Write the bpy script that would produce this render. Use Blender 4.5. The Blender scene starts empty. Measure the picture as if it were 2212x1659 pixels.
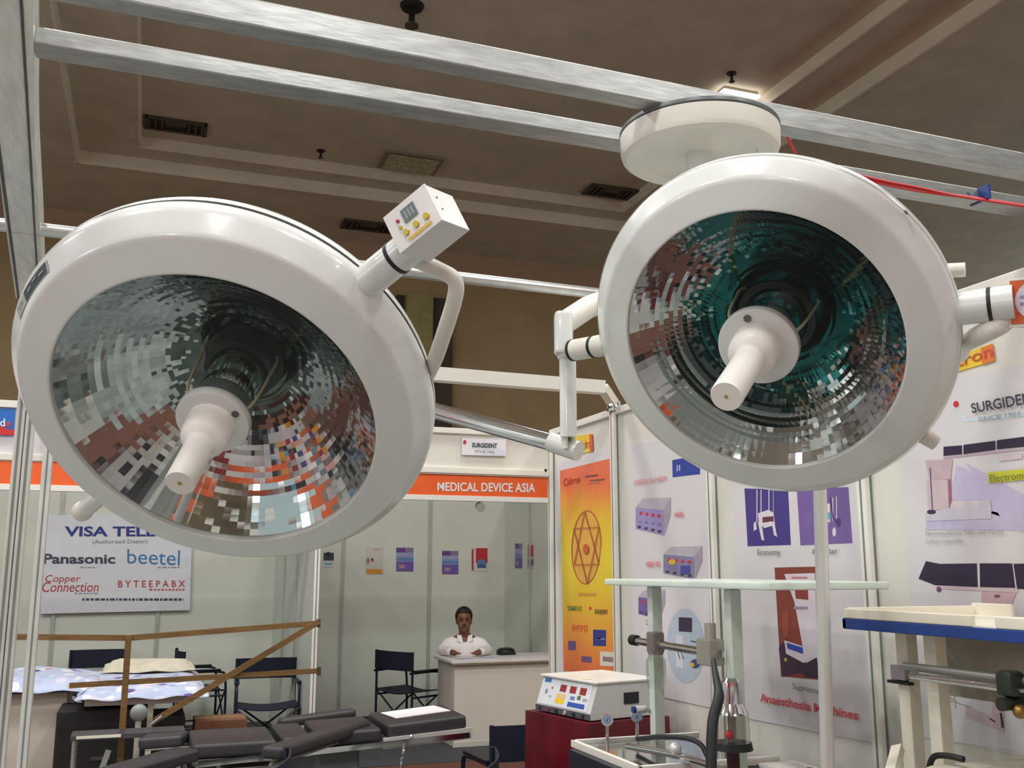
import bpy, bmesh, math, random
from mathutils import Vector as V, Matrix

random.seed(7)
S = bpy.context.scene
COL = S.collection

# ------------------------------------------------------------------ camera, world, lights, exposure
F, CX, CY = 2150.0, 1106.0, 829.5
PITCH = math.atan(400 / 2150.0)
YAW = math.radians(20)
EYE = V((0, 0, 1.65))
cam = bpy.data.cameras.new('camera')
cam.sensor_width = 36.0
cam.lens = F / 2212 * 36.0
cam.clip_start = 0.05
cam_o = bpy.data.objects.new('camera', cam)
COL.objects.link(cam_o)
cam_o.location = EYE
cam_o.rotation_euler = (math.pi / 2 + PITCH, 0, -YAW)
S.camera = cam_o

S.view_settings.view_transform = 'Standard'
S.view_settings.look = 'None'
S.view_settings.gamma = 1.0
S.view_settings.use_curve_mapping = False
S.view_settings.exposure = 0.0
try:
    S.cycles.use_denoising = True
    S.cycles.max_bounces = 10
    S.cycles.transparent_max_bounces = 12
    S.cycles.sample_clamp_indirect = 6.0
    S.cycles.caustics_reflective = False
    S.cycles.caustics_refractive = False
except Exception:
    pass

w = bpy.data.worlds.new('hall_ambient')
S.world = w
w.use_nodes = True
w.node_tree.nodes['Background'].inputs[0].default_value = (0.84, 1.0, 0.98, 1)
w.node_tree.nodes['Background'].inputs[1].default_value = 0.62


def high_bay(x, y, z, power, size=0.7, col=(1.0, 0.985, 0.955)):
    l = bpy.data.lights.new('high_bay_lamp', 'AREA')
    l.shape = 'DISK'
    l.size = size
    l.energy = power
    l.color = col
    o = bpy.data.objects.new('high_bay_lamp', l)
    o.location = (x, y, z)
    COL.objects.link(o)


for lx, ly, lp in ((-4.5, 4.6, 95), (-1.2, 4.8, 100), (2.2, 5.0, 100), (5.5, 4.2, 90),
                   (-4.5, 0.6, 110), (-1.2, 0.4, 125), (2.4, 0.6, 95), (5.5, 0.0, 85),
                   (-3.0, -4.0, 130), (1.2, -4.0, 130), (4.8, -4.0, 110),
                   (0.4, 7.0, 75), (-2.8, 7.0, 80)):  # last pair added only to brighten the far stands
    high_bay(lx, ly, 6.55, lp)
for lx, ly in ((-3.2, -6.0), (0.6, -6.4), (4.2, -6.2)):     # lower spots over the stands behind the photographer
    high_bay(lx, ly, 4.6, 38, 0.5)


def stand_spot(p, target, power, size):
    high_bay(p[0], p[1], p[2], power, size, (0.97, 0.99, 1.0))
    o = COL.objects[-1]
    o.rotation_euler = (V(target) - V(p)).to_track_quat('-Z', 'Y').to_euler()


stand_spot((-8.2, 4.2, 6.3), (.9, 1.4, 2.0), 60, .5)     # spots on neighbouring stands, seen as glints in the bowls
stand_spot((-7.4, .65, 3.05), (.1, 1.8, 1.9), 45, .4)
stand_spot((-6.2, -4.1, 3.35), (.1, 1.8, 1.9), 45, .35)


# ------------------------------------------------------------------ sight lines of the photograph -> points of the place
_ct, _st, _cy, _sy = math.cos(PITCH), math.sin(PITCH), math.cos(YAW), math.sin(YAW)


def ray(px, py):
    x, y = (px - CX) / F, (CY - py) / F
    up, fw = _st + y * _ct, _ct - y * _st
    return V((fw * _sy + x * _cy, fw * _cy - x * _sy, up))


def on(axis, val, px, py):
    r = ray(px, py)
    i = 'xyz'.index(axis)
    return EYE + r * ((val - EYE[i]) / r[i])


def at(px, py, d):
    return EYE + ray(px, py) * d


# ------------------------------------------------------------------ materials
def lin(c):
    c = c / 255.0
    return c / 12.92 if c <= 0.04045 else ((c + 0.055) / 1.055) ** 2.4


def L3(c):
    return (lin(c[0]), lin(c[1]), lin(c[2]), 1)


_m = {}


def mat(name, c, rough=0.5, metal=0.0, var=0.06, scale=9.0, bump=0.0, spec=0.5, emit=0.0, coat=0.0, stretch=None):
    if name in _m:
        return _m[name]
    m = bpy.data.materials.new(name)
    m.use_nodes = True
    nt = m.node_tree
    b = nt.nodes['Principled BSDF']
    b.inputs['Roughness'].default_value = rough
    b.inputs['Metallic'].default_value = metal
    b.inputs['Specular IOR Level'].default_value = spec
    if coat:
        b.inputs['Coat Weight'].default_value = coat
        b.inputs['Coat Roughness'].default_value = 0.06
    tc = nt.nodes.new('ShaderNodeTexCoord')
    mp = nt.nodes.new('ShaderNodeMapping')
    if stretch:
        mp.inputs['Scale'].default_value = stretch
    nt.links.new(tc.outputs['Object'], mp.inputs['Vector'])
    n = nt.nodes.new('ShaderNodeTexNoise')
    n.inputs['Scale'].default_value = scale
    n.inputs['Detail'].default_value = 4
    nt.links.new(mp.outputs[0], n.inputs['Vector'])
    r = nt.nodes.new('ShaderNodeValToRGB')
    base = L3(c)
    r.color_ramp.elements[0].position = 0.3
    r.color_ramp.elements[1].position = 0.7
    r.color_ramp.elements[0].color = tuple(x * (1 - var) for x in base[:3]) + (1,)
    r.color_ramp.elements[1].color = tuple(min(1, x * (1 + var)) for x in base[:3]) + (1,)
    nt.links.new(n.outputs['Fac'], r.inputs['Fac'])
    nt.links.new(r.outputs['Color'], b.inputs['Base Color'])
    if emit:
        nt.links.new(r.outputs['Color'], b.inputs['Emission Color'])
        b.inputs['Emission Strength'].default_value = emit
    if bump:
        bp = nt.nodes.new('ShaderNodeBump')
        bp.inputs['Strength'].default_value = bump
        bp.inputs['Distance'].default_value = 0.01
        nt.links.new(n.outputs['Fac'], bp.inputs['Height'])
        nt.links.new(bp.outputs['Normal'], b.inputs['Normal'])
    _m[name] = m
    return m


def glassy(name, tint, gloss=0.08, gcol=(1, 1, 1), rough=0.02, k=0.5):
    if name in _m:
        return _m[name]
    m = bpy.data.materials.new(name)
    m.use_nodes = True
    nt = m.node_tree
    nt.nodes.remove(nt.nodes['Principled BSDF'])
    out = nt.nodes['Material Output']
    t = nt.nodes.new('ShaderNodeBsdfTransparent')
    g = nt.nodes.new('ShaderNodeBsdfGlossy')
    mx = nt.nodes.new('ShaderNodeMixShader')
    t.inputs['Color'].default_value = tuple(tint) + (1,)
    g.inputs['Color'].default_value = tuple(gcol) + (1,)
    g.inputs['Roughness'].default_value = rough
    lw = nt.nodes.new('ShaderNodeLayerWeight')
    lw.inputs['Blend'].default_value = 0.25
    ma = nt.nodes.new('ShaderNodeMath')
    ma.operation = 'MULTIPLY_ADD'
    nt.links.new(lw.outputs['Fresnel'], ma.inputs[0])
    ma.inputs[1].default_value = k
    ma.inputs[2].default_value = gloss
    ma.use_clamp = True
    nt.links.new(ma.outputs[0], mx.inputs['Fac'])
    nt.links.new(t.outputs[0], mx.inputs[1])
    nt.links.new(g.outputs[0], mx.inputs[2])
    nt.links.new(mx.outputs[0], out.inputs['Surface'])
    _m[name] = m
    return m


def ink(c, rough=0.45):
    return mat('ink_%d_%d_%d' % tuple(c), c, rough, var=0.05, scale=30)


WHITE = mat('white_enamel', (226, 231, 229), 0.22, var=0.015, coat=0.35)
WHITE_M = mat('white_powder_coat', (228, 226, 218), 0.38, var=0.02)
GREYWHITE = mat('pale_grey_enamel', (206, 212, 208), 0.3, var=0.02)
BLACK = mat('black_rubber', (22, 22, 26), 0.55)
STEEL = mat('galvanised_steel', (172, 175, 174), 0.38, 0.75, var=0.16, scale=14, bump=0.08, stretch=(1, 5, 5))
ALU = mat('anodised_aluminium', (208, 210, 206), 0.35, 0.25, var=0.05)
CHROME = mat('chrome', (225, 225, 228), 0.12, 1.0, var=0.02)
MIRROR = mat('mirror_facets', (205, 208, 210), 0.045, 1.0, var=0.03)
PANEL = mat('stand_panel_white', (214, 212, 204), 0.5, var=0.02, scale=3)
PANEL_G = mat('stand_panel_grey_white', (204, 207, 196), 0.5, var=0.025, scale=3)
PAPER = mat('poster_vinyl', (210, 207, 211), 0.42, var=0.015, scale=4)
ORANGE = mat('orange_vinyl', (226, 92, 30), 0.5, var=0.03)
NAVY = mat('navy_canvas', (20, 24, 46), 0.85, var=0.2, scale=60, bump=0.1)
NAVY_M = mat('dark_blue_tube', (18, 24, 40), 0.35, var=0.1)
PAD = mat('black_vinyl_pad', (52, 50, 54), 0.5, var=0.1, scale=20, bump=0.05)
WOOD = mat('brown_timber', (122, 92, 52), 0.65, var=0.3, scale=7, bump=0.1, stretch=(1, 14, 14))
MAROON = mat('maroon_satin', (96, 8, 26), 0.38, var=0.3, scale=5, bump=0.15)
SKIN = mat('skin', (120, 78, 56), 0.55, var=0.08, scale=20)
HAIR = mat('black_hair', (20, 17, 18), 0.6, var=0.3, scale=80, bump=0.3)
SHIRT = mat('white_cotton', (226, 222, 220), 0.8, var=0.04, scale=15, bump=0.1)
TROUSER = mat('dark_trousers', (40, 42, 50), 0.85, var=0.1)
CARTON = mat('brown_cardboard', (120, 82, 58), 0.8, var=0.12)
PALEGREEN = mat('pale_green_enamel', (206, 216, 206), 0.35, var=0.02)
BEIGE = mat('cream_enamel', (226, 220, 204), 0.4, var=0.02)
BLUE = mat('blue_enamel', (30, 62, 130), 0.4, var=0.04)
CLEAR = glassy('clear_glass', (0.93, 0.96, 0.94), 0.06)

# ------------------------------------------------------------------ mesh building
W = {}


def soft(o, k):
    if k.get('flat') or k.get('angle') == 180:
        return
    m = o.modifiers.new('weighted', 'WEIGHTED_NORMAL')
    m.keep_sharp = True
    m.weight = 80


class G:
    def __init__(s):
        s.bm = bmesh.new()

    def _mark(s, n0, mi):
        s.bm.faces.ensure_lookup_table()
        for f in s.bm.faces[n0:]:
            f.material_index = mi

    def box(s, c, size, rot=None, bev=0.0, mi=0, seg=2):
        n0 = len(s.bm.faces)
        t = bmesh.new()
        bmesh.ops.create_cube(t, size=1.0)
        bmesh.ops.scale(t, vec=V(size), verts=t.verts)
        if bev:
            bmesh.ops.bevel(t, geom=t.edges[:], offset=bev, segments=seg, profile=0.5, affect='EDGES')
        M = Matrix.Translation(V(c)) @ (rot.to_4x4() if rot is not None else Matrix.Identity(4))
        bmesh.ops.transform(t, matrix=M, verts=t.verts)
        s._merge(t, mi)
        return s

    def _merge(s, t, mi):
        vm = {}
        for v in t.verts:
            vm[v] = s.bm.verts.new(v.co)
        for f in t.faces:
            try:
                nf = s.bm.faces.new([vm[v] for v in f.verts])
                nf.material_index = mi
            except ValueError:
                pass
        t.free()

    def span(s, a, b, mi=0, bev=0.0):
        a, b = V(a), V(b)
        return s.box((a + b) / 2, [abs(b[i] - a[i]) for i in range(3)], None, bev, mi)

    def frame(s, d):
        d = d.normalized()
        u = d.cross(V((0, 0, 1)))
        if u.length < 1e-3:
            u = d.cross(V((0, 1, 0)))
        u.normalize()
        return u, d.cross(u)

    def cyl(s, p0, p1, r, seg=24, mi=0, r2=None, cap=True):
        p0, p1 = V(p0), V(p1)
        u, v = s.frame(p1 - p0)
        r2 = r if r2 is None else r2
        A, B = [], []
        for i in range(seg):
            a = 2 * math.pi * i / seg
            d = u * math.cos(a) + v * math.sin(a)
            A.append(s.bm.verts.new(p0 + d * r))
            B.append(s.bm.verts.new(p1 + d * r2))
        for i in range(seg):
            j = (i + 1) % seg
            s.bm.faces.new((A[i], A[j], B[j], B[i])).material_index = mi
        if cap:
            s.bm.faces.new(A[::-1]).material_index = mi
            s.bm.faces.new(B).material_index = mi
        return s

    def bar(s, p0, p1, wd, ht, mi=0, up=V((0, 0, 1))):
        p0, p1 = V(p0), V(p1)
        d = (p1 - p0).normalized()
        sd = d.cross(up)
        if sd.length < 1e-3:
            sd = d.cross(V((0, 1, 0)))
        sd.normalize()
        u = sd.cross(d)
        q = []
        for p in (p0, p1):
            for a, b in ((-1, -1), (1, -1), (1, 1), (-1, 1)):
                q.append(s.bm.verts.new(p + sd * a * wd / 2 + u * b * ht / 2))
        for f in ((3, 2, 1, 0), (4, 5, 6, 7), (0, 1, 5, 4), (1, 2, 6, 5), (2, 3, 7, 6), (3, 0, 4, 7)):
            s.bm.faces.new([q[k] for k in f]).material_index = mi
        return s

    def tube(s, pts, r, seg=14, mi=0, radii=None, smooth=3):
        P = [V(p) for p in pts]
        if smooth and len(P) > 2:
            for _ in range(smooth):
                Q = [P[0]]
                for a, b in zip(P, P[1:]):
                    Q += [a * 0.75 + b * 0.25, a * 0.25 + b * 0.75]
                Q.append(P[-1])
                P = Q
        n = len(P)
        u = None
        rings = []
        for i, p in enumerate(P):
            d = (P[min(i + 1, n - 1)] - P[max(i - 1, 0)]).normalized()
            if u is None:
                u, _v = s.frame(d)
            u = (u - d * u.dot(d)).normalized()
            v = d.cross(u)
            rr = r if radii is None else radii(i / (n - 1))
            rings.append([s.bm.verts.new(p + (u * math.cos(2 * math.pi * k / seg) + v * math.sin(2 * math.pi * k / seg)) * rr) for k in range(seg)])
        for A, B in zip(rings, rings[1:]):
            for k in range(seg):
                j = (k + 1) % seg
                s.bm.faces.new((A[k], A[j], B[j], B[k])).material_index = mi
        s.bm.faces.new(rings[0][::-1]).material_index = mi
        s.bm.faces.new(rings[-1]).material_index = mi
        return s

    def lathe(s, prof, M=None, seg=64, mi=0, close=False, a0=0.0, a1=None):
        M = M or Matrix.Identity(4)
        full = a1 is None
        n = seg if full else seg + 1
        rings = []
        for r, z in prof:
            if abs(r) < 1e-7:
                rings.append([s.bm.verts.new(M @ V((0, 0, z)))])
                continue
            ring = []
            for i in range(n):
                a = 2 * math.pi * i / seg if full else a0 + (a1 - a0) * i / seg
                ring.append(s.bm.verts.new(M @ V((r * math.cos(a), r * math.sin(a), z))))
            rings.append(ring)
        pairs = list(zip(rings, rings[1:]))
        if close:
            pairs.append((rings[-1], rings[0]))
        for A, B in pairs:
            for i in range(n if full else n - 1):
                j = (i + 1) % n
                if len(A) == 1 and len(B) == 1:
                    continue
                if len(A) == 1:
                    f = (A[0], B[j], B[i])
                elif len(B) == 1:
                    f = (A[i], A[j], B[0])
                else:
                    f = (A[i], A[j], B[j], B[i])
                s.bm.faces.new(f).material_index = mi
        return s

    def poly(s, pts, mi=0):
        s.bm.faces.new([s.bm.verts.new(V(p)) for p in pts]).material_index = mi
        return s

    def prism(s, pts, vec, mi=0):
        A = [s.bm.verts.new(V(p)) for p in pts]
        B = [s.bm.verts.new(V(p) + V(vec)) for p in pts]
        n = len(A)
        s.bm.faces.new(A[::-1]).material_index = mi
        s.bm.faces.new(B).material_index = mi
        for i in range(n):
            j = (i + 1) % n
            s.bm.faces.new((A[i], A[j], B[j], B[i])).material_index = mi
        return s

    def ball(s, c, r, scale=(1, 1, 1), seg=20, mi=0, M=None):
        t = bmesh.new()
        bmesh.ops.create_uvsphere(t, u_segments=seg, v_segments=max(8, seg // 2), radius=r)
        bmesh.ops.scale(t, vec=V(scale), verts=t.verts)
        if M is not None:
            bmesh.ops.transform(t, matrix=M.to_4x4(), verts=t.verts)
        bmesh.ops.translate(t, vec=V(c), verts=t.verts)
        s._merge(t, mi)
        return s

    def mesh(s, name, mats, base, flat=False, angle=38, fix=True):
        if fix:
            bmesh.ops.recalc_face_normals(s.bm, faces=s.bm.faces[:])
        bmesh.ops.transform(s.bm, matrix=base.inverted(), verts=s.bm.verts)
        me = bpy.data.meshes.new(name)
        s.bm.to_mesh(me)
        s.bm.free()
        for m in (mats if isinstance(mats, (list, tuple)) else [mats]):
            me.materials.append(m)
        if not flat:
            me.shade_smooth()
            me.set_sharp_from_angle(angle=math.radians(angle))
        return me

    def part(s, name, mats, parent, label=None, **k):
        me = s.mesh(name, mats, W[parent], **k)
        o = bpy.data.objects.new(name, me)
        COL.objects.link(o)
        o.parent = parent
        W[o] = W[parent].copy()
        soft(o, k)
        if label:
            o['label'] = label
        return o

    def thing(s, name, mats, loc, label, cat, group=None, **k):
        B = Matrix.Translation(V(loc))
        o = bpy.data.objects.new(name, s.mesh(name, mats, B, **k))
        COL.objects.link(o)
        o.matrix_world = B
        W[o] = B
        soft(o, k)
        tag(o, label, cat, group)
        return o

    def struct(s, name, mats, **k):
        o = bpy.data.objects.new(name, s.mesh(name, mats, Matrix.Identity(4), **k))
        COL.objects.link(o)
        W[o] = Matrix.Identity(4)
        soft(o, k)
        o['kind'] = 'structure'
        return o


def tag(o, label, cat, group=None):
    o['label'] = label
    o['category'] = cat
    if group:
        o['group'] = group


def thing(name, label, cat, loc=(0, 0, 0), group=None, M=None):
    o = bpy.data.objects.new(name, None)
    COL.objects.link(o)
    o.empty_display_size = 0.1
    B = M if M is not None else Matrix.Translation(V(loc))
    o.matrix_world = B
    W[o] = B.copy()
    tag(o, label, cat, group)
    return o


def copy_tree(o, parent=None):
    c = o.copy()
    COL.objects.link(c)
    if parent is not None:
        c.parent = parent
    for ch in list(o.children):
        copy_tree(ch, c)
    return c


# ------------------------------------------------------------------ prints on flat sheets
class Plane:
    def __init__(s, axis, val, sign):
        s.a, s.v, s.s = axis, val, sign

    def p(s, q, lift=0.0):
        return on(s.a, s.v + s.s * lift, q[0], q[1])

    def n(s):
        d = V((0, 0, 0))
        d['xyz'.index(s.a)] = s.s
        return d


RW = Plane('x', 2.44, -1)        # our right-hand stand wall
BW = Plane('y', 11.7, -1)        # back wall of the far stands
FA = Plane('y', 9.0, -1)         # fascia of the far stands
OF = Plane('y', 5.94, -1)        # our own back fascia


def sheet(pl, q, th=0.004):
    g = G()
    g.prism([pl.p(c, 0.001) for c in q], pl.n() * th)
    return g


def ell(cx, cy, rx, ry, rot=0.0, n=28, a0=0, a1=360):
    o = []
    for i in range(n if a1 - a0 == 360 else n + 1):
        a = math.radians(a0 + (a1 - a0) * i / n)
        x, y = rx * math.cos(a), ry * math.sin(a)
        r = math.radians(rot)
        o.append((cx + x * math.cos(r) - y * math.sin(r), cy + x * math.sin(r) + y * math.cos(r)))
    return o


def rect(x0, y0, x1, y1, s0=0.0, s1=None):
    """pixel box whose top edge slopes by s0 and bottom edge by s1 (rise per px)"""
    s1 = s0 if s1 is None else s1
    w_ = x1 - x0
    return [(x0, y0), (x1, y0 + s0 * w_), (x1, y1 + s1 * w_), (x0, y1)]


def line(x0, y0, x1, y1, wd):
    dx, dy = x1 - x0, y1 - y0
    l = math.hypot(dx, dy)
    nx, ny = -dy / l * wd / 2, dx / l * wd / 2
    return [(x0 + nx, y0 + ny), (x1 + nx, y1 + ny), (x1 - nx, y1 - ny), (x0 - nx, y0 - ny)]


def prints(parent, name, pl, items, lift=0.006, label=None):
    """items: (pixel polygon, colour) drawn on one plane, each a hair above the last"""
    g = G()
    cols = []
    for k, (q, c) in enumerate(items):
        if c not in cols:
            cols.append(c)
        g.poly([pl.p(c_, lift + 0.00015 * k) for c_ in q], cols.index(c))
    return g.part(name, [ink(c) for c in cols], parent, label=label, flat=True, fix=False)


def text_mesh(body, bold=0.0, font_shear=0.0):
    cu = bpy.data.curves.new('t', 'FONT')
    cu.body = body
    cu.offset = bold
    cu.shear = font_shear
    cu.resolution_u = 3
    o = bpy.data.objects.new('t', cu)
    COL.objects.link(o)
    dg = bpy.context.evaluated_depsgraph_get()
    dg.update()
    me = bpy.data.meshes.new_from_object(o.evaluated_get(dg))
    bpy.data.objects.remove(o)
    xs = [v.co.x for v in me.vertices]
    ys = [v.co.y for v in me.vertices]
    x0, x1, y0, y1 = min(xs), max(xs), min(ys), max(ys)
    vs = [((v.co.x - x0) / (x1 - x0), (v.co.y - y0) / (y1 - y0)) for v in me.vertices]
    fs = [list(p.vertices) for p in me.polygons]
    bpy.data.meshes.remove(me)
    return vs, fs


def letters(parent, body, col, fn, bold=0.01, name='lettering', shear=0.0, rough=0.5):
    """fn maps (u, v) of the text box, 0..1 from bottom-left, to a world point"""
    vs, fs = text_mesh(body, bold, shear)
    g = G()
    bv = [g.bm.verts.new(fn(u, v)) for u, v in vs]
    for f in fs:
        try:
            g.bm.faces.new([bv[i] for i in f])
        except ValueError:
            pass
    return g.part(name, ink(col, rough), parent, flat=True, fix=False)


def write(parent, pl, body, q, col, bold=0.01, lift=0.009, shear=0.0, name='lettering'):
    """q: pixel corners TL, TR, BR, BL of the text box on plane pl"""
    a, b, c, d = [pl.p(x, lift) for x in q]

    def fn(u, v):
        return (d * (1 - u) + c * u) * (1 - v) + (a * (1 - u) + b * u) * v
    return letters(parent, body, col, fn, bold, name, shear)


# ================================================================== THE HALL
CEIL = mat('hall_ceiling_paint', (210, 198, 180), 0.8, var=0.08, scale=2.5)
CEIL_LIT = mat('hall_ceiling_lit_edge', (232, 220, 202), 0.8, var=0.06, scale=2.5)
HALLW = mat('hall_brown_wall', (176, 150, 110), 0.75, var=0.08, scale=1.5)
HALLD = mat('hall_dark_trim', (70, 60, 50), 0.7, var=0.1)
OLIVE = mat('hall_olive_pilaster', (160, 148, 96), 0.7, var=0.1)
CARPET = mat('red_brown_carpet', (98, 58, 44), 0.95, var=0.25, scale=60, bump=0.2)
CARPG = mat('charcoal_carpet', (64, 66, 70), 0.95, var=0.2, scale=60, bump=0.2)

G().span((-14, -12, -0.2), (16, 16, 0)).struct('floor', CARPET)
G().span((-3.4, -0.5, 0.0), (2.42, 5.9, 0.006)).struct('floor_bounce_carpet', mat('mid_grey_carpet', (134, 140, 137), 0.95, var=0.4, scale=2.2, bump=0.2))  # unseen grey carpet, added to bounce neutral light up at the lamps
G().span((-3.2, 8.75, 0.0), (4.15, 11.68, 0.006)).struct('floor_carpet', CARPG)
G().span((-14, 15.0, 0), (16, 15.3, 7.6)).struct('wall_back', HALLW)
G().span((-14, -12.3, 0), (16, -12.0, 7.6)).struct('wall_hall_front', HALLW)
g = G().span((-14, 14.9, 6.3), (16, 14.99, 6.7))
g.struct('trim_1', mat('hall_cornice_paint', (186, 154, 128), 0.7))
x0, x1, x2, x3 = (on('y', 14.9, p, 700).x for p in (855, 872, 928, 975))
G().span((x0, 14.86, 0), (x1, 14.99, 5.9)).struct('trim_2', HALLD)
G().span((x1, 14.7, 0), (x2, 14.99, 5.9)).struct('trim_3', OLIVE)
G().span((x2, 14.82, 0), (x3, 14.99, 5.9)).struct('trim_4', HALLD)

# tray ceiling: two steps up towards the middle
IN = (-0.37, 12.63, 6.35)                # inner tray: left x, far y, right x
OU = (-1.10, 13.0, 6.95)                 # outer tray
yn = -12
g = G()
g.span((IN[0], yn, 7.0), (IN[2], IN[1], 7.2))
g.struct('ceiling', CEIL)
g = G()
mz = 6.86
g.span((OU[0], yn, mz), (IN[0], OU[1], 7.2))
g.span((IN[2], yn, mz), (OU[2], OU[1], 7.2))
g.span((IN[0], IN[1], mz), (IN[2], OU[1], 7.2))
g.struct('ceiling_step', CEIL)
g = G()
oz = 6.7
g.span((-14, yn, oz), (OU[0], 15.3, 7.2))
g.span((OU[2], yn, oz), (16, 15.3, 7.2))
g.span((OU[0], OU[1], oz), (OU[2], 15.3, 7.2))
g.struct('ceiling_border', CEIL)
# lips on the step edges, coloured lighter to paint in the light on the risers
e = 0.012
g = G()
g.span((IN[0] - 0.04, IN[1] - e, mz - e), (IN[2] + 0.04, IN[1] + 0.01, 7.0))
g.struct('trim_5', CEIL_LIT)
G().span((IN[2] - e, yn, mz - e), (IN[2] + 0.02, IN[1], 7.0)).struct('trim_6', CEIL_LIT)
G().span((OU[0] - 0.04, OU[1] - e, oz - e), (OU[2] + 0.04, OU[1] + 0.01, mz)).struct('trim_7', CEIL_LIT)
G().span((OU[2] - e, yn, oz - e), (OU[2] + 0.02, OU[1], mz)).struct('trim_8', CEIL_LIT)
G().span((IN[0] - 0.02, yn, mz - e), (IN[0] + e, IN[1], 7.0)).struct('trim_9', CEIL_LIT)
G().span((OU[0] - 0.02, yn, oz - e), (OU[0] + e, OU[1], mz)).struct('trim_10', CEIL_LIT)

# ceiling fittings
VENTD = mat('vent_dark', (24, 23, 22), 0.7)
VENTF = mat('vent_frame', (78, 70, 62), 0.6)


def vent(px, py, z, label, wd=0.7, dp=0.32):
    c = on('z', z, px, py)
    t = thing('ceiling_vent', label, 'vent', c, 'air vents in the hall ceiling')
    g = G().span((c.x - wd / 2, c.y - dp / 2, z - 0.012), (c.x + wd / 2, c.y + dp / 2, z - 0.002))
    g.part('grille_backing', VENTD, t)
    g = G()
    for a in (-1, 1):
        g.span((c.x + a * wd * .5 - .02, c.y - dp / 2 - .02, z - .03), (c.x + a * wd * .5 + .02, c.y + dp / 2 + .02, z))
        g.span((c.x - wd / 2, c.y + a * dp / 2 - .02, z - .03), (c.x + wd / 2, c.y + a * dp / 2 + .02, z))
    g.part('vent_frame', VENTF, t)
    for k in range(9):
        if k in (3, 4, 5):
            continue
        x = c.x - wd / 2 + wd * (k + 0.5) / 9
        G().span((x - .012, c.y - dp / 2, z - .03), (x + .012, c.y + dp / 2, z - .012)).part('vent_slat', VENTF, t)
    G().span((c.x - wd * .17, c.y - dp * .45, z - .028), (c.x + wd * .17, c.y - dp * .05, z - .012)).part('vent_damper', VENTF, t)


vent(380, 270, 6.998, 'dark slatted ceiling vent at upper left, above the left surgical lamp')
vent(795, 487, 6.698, 'dark ceiling vent just left of the grey lamp control box', 0.75, 0.35)
vent(1318, 413, 6.998, 'dark ceiling vent left of the right surgical lamp, below the round mount', 0.7, 0.35)
vent(1858, 340, 6.998, 'dark ceiling vent between the beams at the upper right', 0.7, 0.4)

c = on('z', 7.0, 890, 350)
t = thing('ceiling_light', 'unlit square ceiling light with a sparkling prismatic diffuser', 'light', c)
G().span((c.x - .42, c.y - .29, 6.97), (c.x + .38, c.y + .29, 6.999)).part('light_frame', mat('fitting_frame', (150, 138, 122), 0.5), t)
G().span((c.x - .36, c.y - .24, 6.945), (c.x + .32, c.y + .24, 6.962)).part(
    'diffuser', mat('prismatic_diffuser', (190, 178, 140), 0.15, var=0.8, scale=60, bump=1.0), t)

c = on('z', 6.95, 1588, 211)
t = thing('ceiling_light', 'small lit ceiling light just showing above the thick beam, over the round mount', 'light', c)
G().span((c.x - .22, c.y - .13, 6.95), (c.x + .22, c.y + .13, 6.999)).part('light_frame', mat('fitting_frame', (150, 138, 122), 0.5), t)
G().span((c.x - .24, c.y - .15, 6.93), (c.x + .24, c.y + .15, 6.952)).part('diffuser', mat('lit_diffuser', (255, 250, 240), .3, emit=5.0), t)

for px, py, lb in ((890, 12, 'dark ceiling sprinkler near the top centre, above the beams'),
                   (1580, 158, 'small dark sprinkler above the round lamp mount'),
                   (693, 325, 'small dark sprinkler left of the unlit ceiling light')):
    big = py < 100
    c = on('z', 7.0, px, py)
    k = 1.7 if big else 0.8
    t = thing('sprinkler', lb, 'sprinkler', c, 'sprinklers in the hall ceiling')
    G().cyl(c, c - V((0, 0, .02 * k)), .07 * k, 20, 0, .06 * k).part('escutcheon', VENTD, t)
    G().cyl(c - V((0, 0, .02 * k)), c - V((0, 0, .12 * k)), .018 * k, 12).part('stem', VENTD, t)
    G().cyl(c - V((0, 0, .12 * k)), c - V((0, 0, .13 * k)), .04 * k, 14).part('deflector', VENTF, t)

# parts of the hall behind the photographer, which the lamp mirrors show
OPP = mat('opposite_stand_white', (214, 210, 208), 0.6)
G().span((-9.0, -3.1, 0), (9.0, -3.0, 2.5)).struct('wall_front', OPP)
G().span((-6.1, -3.0, 0), (-6.0, 4.6, 2.5)).struct('wall_left', OPP)
rnd = random.Random(21)
HUES = [(150, 40, 50), (70, 60, 130), (220, 150, 40), (60, 50, 60), (226, 160, 160), (30, 30, 36), (200, 90, 40), (120, 130, 150), (24, 26, 40), (90, 150, 190), (236, 234, 230)]
g1, g2 = G(), G()
for k in range(46):
    a_, z_ = rnd.uniform(-8.5, 8.3), rnd.uniform(.1, 1.6)
    w_, h_ = rnd.uniform(.15, .8), rnd.uniform(.2, .8)
    g1.span((a_, -2.99 + k * .0015, z_), (a_ + w_, -2.97 + k * .0015, z_ + h_), k % len(HUES))
    a_ = rnd.uniform(-2.8, 4.2)
    g2.span((-5.99 + k * .0015, a_, z_), (-5.97 + k * .0015, a_ + w_, z_ + h_), (k + 3) % len(HUES))
g1.struct('trim_11', [ink(c_) for c_ in HUES])
g2.struct('trim_12', [ink(c_) for c_ in HUES])
G().span((-9, -2.9, 2.15), (9, -2.86, 2.45)).struct('trim_13', ORANGE)
G().span((-5.88, -2.8, 2.15), (-5.84, 4.6, 2.45)).struct('trim_14', ORANGE)
for k, x in enumerate((-7.2, -4.4, -1.6, 1.4, 4.2, 7.0)):
    G().span((x - .5, -2.6, 0), (x + .5, -2.2, .78)).struct('trim_%d' % (15 + k), ink(((206, 200, 190), (40, 40, 48), (150, 30, 40))[k % 3]))
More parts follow.
